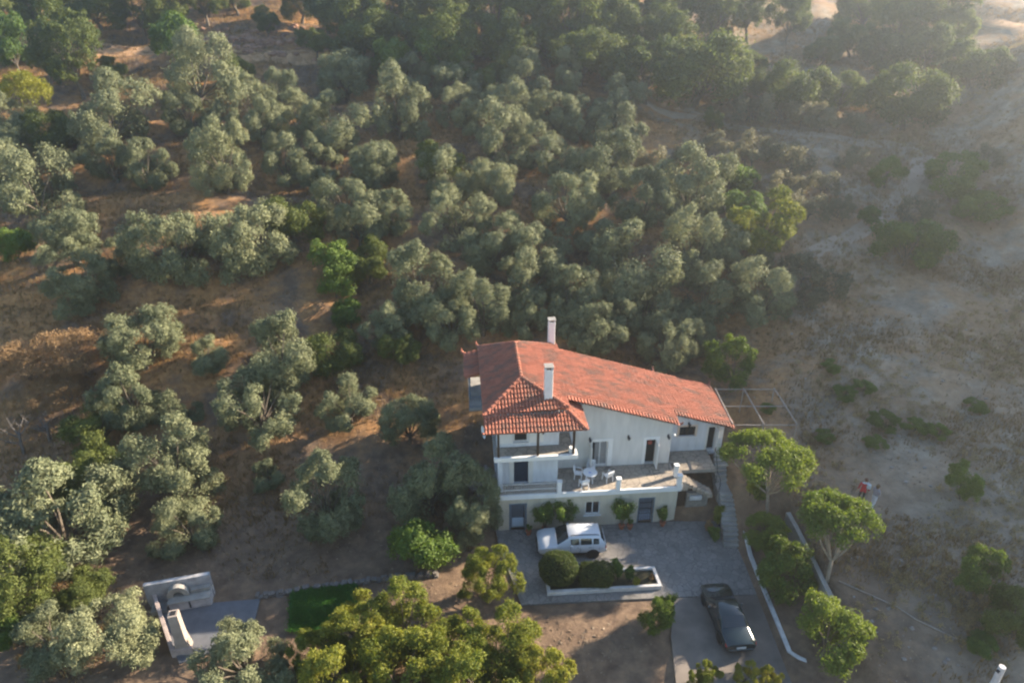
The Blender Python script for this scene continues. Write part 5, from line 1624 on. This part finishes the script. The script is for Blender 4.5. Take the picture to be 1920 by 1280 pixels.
for px, py, hgt, sp, m, lab in [(1340, 1005, 1.0, .5, M['garden'], 'green flowering shrub at the foot of the outdoor stairs'), (1346, 975, 1.5, .3, M['bright'], 'tall yellow-green plant on the left side of the outdoor stairs'), (1325, 985, .8, .3, M['dryleaf'], 'reddish plant by the foot of the outdoor stairs'),
                                (1402, 945, 1.6, .35, M['broom'], 'tall yellow-flowered plant behind the top of the white wall'), (1420, 955, 1.5, .4, M['bright'], 'yellow-green plant below the umbrella tree beside the stairs')]:
    x, y = level(px, py, 0.4 if px < 1380 else 1.4)
    stem_plant(x, y, hg(x, y) if px > 1380 else 0.0, hgt, 6, sp, m, px, lab)

# ------------------------------------------------------------------ stones
def rock(x, y, z, s, seed):
    g = np.random.default_rng(seed)
    bm = bmesh.new()
    bmesh.ops.create_icosphere(bm, subdivisions=1, radius=1)
    for v_ in bm.verts:
        v_.co = Vector((v_.co.x * 1.2, v_.co.y, v_.co.z * .7)) * g.uniform(.75, 1.2) * s + Vector((x, y, z))
    vs = [tuple(v_.co) for v_ in bm.verts]; fs = [tuple(q.index for q in f_.verts) for f_ in bm.faces]
    bm.free()
    return vs, fs
b = MB(); g = random.Random(5)
for k in range(260):
    px, py = g.uniform(1480, 1920), g.uniform(560, 1280)
    x, y, z, _ = spot(px, py)
    if x < 18.5: continue
    b.add(*rock(x, y, z, g.choice((.03, .04, .05, .06, .08, .13)), k))
o = b.build('loose_stones', M['rock']); o['kind'] = 'stuff'; o['label'] = 'pale loose stones scattered over the dusty slope'
b = MB()
for k in range(160):
    px, py = g.gauss(460, 70), g.gauss(78, 14)
    x, y, z, _ = spot(px, py)
    b.add(*rock(x, y, z, g.uniform(.2, .6), 900 + k))
o = b.build('rock_bank', M['redrock']); o['kind'] = 'stuff'; o['label'] = 'reddish broken rock bank above the dirt track'
b = MB()
for k in range(40):
    x, y = -2.3 + g.gauss(0, .5), 37.6 + g.gauss(0, .6)
    b.add(*rock(x, y, hg(x, y), g.uniform(.1, .3), 2000 + k))
o = b.build('rubble', M['rock']); o['kind'] = 'stuff'; o['label'] = 'pale rubble heap beside the left wall of the house'

# ------------------------------------------------------------------ dry grass and lawn blades
def blades(name, x, y, z, hgt, wid, nb, m, seed, label, lean=0.5):
    g = np.random.default_rng(seed)
    n = len(x) * nb
    X = np.repeat(x, nb) + g.normal(0, .12, n); Y = np.repeat(y, nb) + g.normal(0, .12, n); Z = np.repeat(z, nb) - 0.04
    h_ = np.repeat(hgt, nb) * g.uniform(.5, 1.3, n)
    a = g.uniform(0, 6.28, n); w_ = wid * g.uniform(.7, 1.4, n)
    la, lr = g.uniform(0, 6.28, n), g.uniform(.1, lean, n) * h_
    v0 = np.stack([X - np.cos(a) * w_, Y - np.sin(a) * w_, Z], 1)
    v1 = np.stack([X + np.cos(a) * w_, Y + np.sin(a) * w_, Z], 1)
    v2 = np.stack([X + np.cos(la) * lr, Y + np.sin(la) * lr, Z + h_], 1)
    V_ = np.stack([v0, v1, v2], 1).reshape(-1, 3)
    o = obj(name, np_mesh(name, V_, None, np.arange(3 * n).reshape(n, 3)), m)
    o['kind'] = 'stuff'; o['label'] = label
    return o
g = np.random.default_rng(21)
def hgv(x, y):
    i = np.clip(np.searchsorted(GX, x) - 1, 0, len(GX) - 2); j = np.clip(np.searchsorted(GY, y) - 1, 0, len(GY) - 2)
    a = (x - GX[i]) / (GX[i + 1] - GX[i]); b_ = (y - GY[j]) / (GY[j + 1] - GY[j])
    return (ZZ[j, i] * (1 - a) + ZZ[j, i + 1] * a) * (1 - b_) + (ZZ[j + 1, i] * (1 - a) + ZZ[j + 1, i + 1] * a) * b_
n = 230000
x = g.uniform(-75, 85, n); y = 22 + 92 * g.random(n) ** 1.25
patchy = np.sin(x * .35 + 2 * np.sin(y * .21)) + np.sin(y * .6 + x * .11) + g.normal(0, .7, n)
keep = (patchy > -0.2) & (np.abs(x) < y * .85 + 6)
keep &= ~((x > -2.5) & (x < 18.2) & (y < 45))
keep &= ~((x > -22) & (x < -8) & (y < 30.2))
keep &= ~((x > 15) & (x < 20.3) & (y > 38) & (y < 44.3))
keep &= ~((x < 0) & (y < 42) & (patchy < 0.4))
keep &= ~((x > 18) & (patchy < 0.15))
x, y = x[keep], y[keep]
blades('dry_grass', x, y, hgv(x, y), g.uniform(.12, .42, len(x)), .03, 6, M['grass'], 22, 'dry tan grass tufts over the slopes')
nl_ = 70000
lx = g.uniform(-62, 72, nl_); ly = 19 + 80 * g.random(nl_) ** 1.4
kk = (np.abs(lx) < ly * .85 + 6) & ~((lx > -2) & (lx < 18.2) & (ly > 27.8) & (ly < 45)) & ~((lx > 8) & (lx < 18) & (ly < 28)) & ~((lx > -21.5) & (lx < -8) & (ly < 30))
kk &= (np.sin(lx * .8 + np.sin(ly * .7) * 2) + np.sin(ly * 1.1 - lx * .3) + g.normal(0, .8, nl_)) > .1
lx, ly = lx[kk], ly[kk]
nn_ = len(lx)
a = g.uniform(0, 6.28, nn_); L_ = g.uniform(.04, .13, nn_); W_ = g.uniform(.02, .06, nn_)
c0 = np.stack([lx, ly, hgv(lx, ly) + .025], 1)
t_ = np.stack([np.cos(a) * L_, np.sin(a) * L_, g.normal(0, .03, nn_)], 1); s_ = np.stack([-np.sin(a) * W_, np.cos(a) * W_, g.normal(0, .02, nn_)], 1)
V_ = np.stack([c0 - t_, c0 + s_, c0 + t_, c0 - s_], 1).reshape(-1, 3)
M['litter'] = leaf_mat('leaf_litter', (0.07, 0.05, 0.035), (0.36, 0.27, 0.18), 0.1)
o = obj('leaf_litter', np_mesh('leaf_litter', V_, np.arange(4 * nn_).reshape(-1, 4)), M['litter']); o['kind'] = 'stuff'; o['label'] = 'dead leaves and twigs littering the ground'
ns_ = 7000
sx_ = g.uniform(12, 75, ns_ * 3); sy_ = 19 + 75 * g.random(ns_ * 3) ** 1.4
pk = np.sin(sx_ * .5 + 1.5 * np.sin(sy_ * .3)) + np.sin(sy_ * .45 - sx_ * .2) + g.normal(0, .6, ns_ * 3)
kk = (pk > .25) & (sx_ > 19) & (sx_ < sy_ * .85 + 6) & ~((sx_ < 20.5) & (sy_ > 38) & (sy_ < 44.5))
sx_, sy_ = sx_[kk][:ns_], sy_[kk][:ns_]
rr_ = g.uniform(.10, .32, len(sx_))
V_, Q_ = leaves(np.stack([sx_, sy_, hgv(sx_, sy_) + rr_ * .35], 1), rr_, 150000, .13, .04, 31, .9, .3, out_from=(30, 50, -400))
o = obj('scrub', np_mesh('scrub', V_, Q_), M['scrub']); o['kind'] = 'stuff'; o['label'] = 'low dry scrub over the dusty right-hand slope'
n = 5200
q = g.random((n, 2))
A_, B_, C2, D_ = np.array((-13.2, 29.1)), np.array((-9.45, 29.7)), np.array((-8.75, 26.65)), np.array((-12.55, 26.35))
pt = (A_ * (1 - q[:, :1]) + B_ * q[:, :1]) * (1 - q[:, 1:]) + (D_ * (1 - q[:, :1]) + C2 * q[:, :1]) * q[:, 1:]
blades('lawn_grass', pt[:, 0], pt[:, 1], np.full(n, .11), np.full(n, .12), .02, 5, M['lawn'], 23, 'short green lawn grass left of the courtyard')

# ------------------------------------------------------------------ haze
hz = MB().box((-250, -110, -9), (270, 165, 50)).build('haze', None)
hz['kind'] = 'stuff'
hz['label'] = 'sunlit dusty air over the hillside'
hm = bpy.data.materials.new('haze')
hm.use_nodes = True
hn = hm.node_tree.nodes
hn.remove(hn['Principled BSDF'])
pv = hn.new('ShaderNodeVolumePrincipled')
pv.inputs['Color'].default_value = (0.87, 0.93, 1.0, 1)
pv.inputs['Density'].default_value = 0.0010
pv.inputs['Anisotropy'].default_value = 0.74
hm.node_tree.links.new(pv.outputs[0], hn['Material Output'].inputs['Volume'])
hz.data.materials.append(hm)
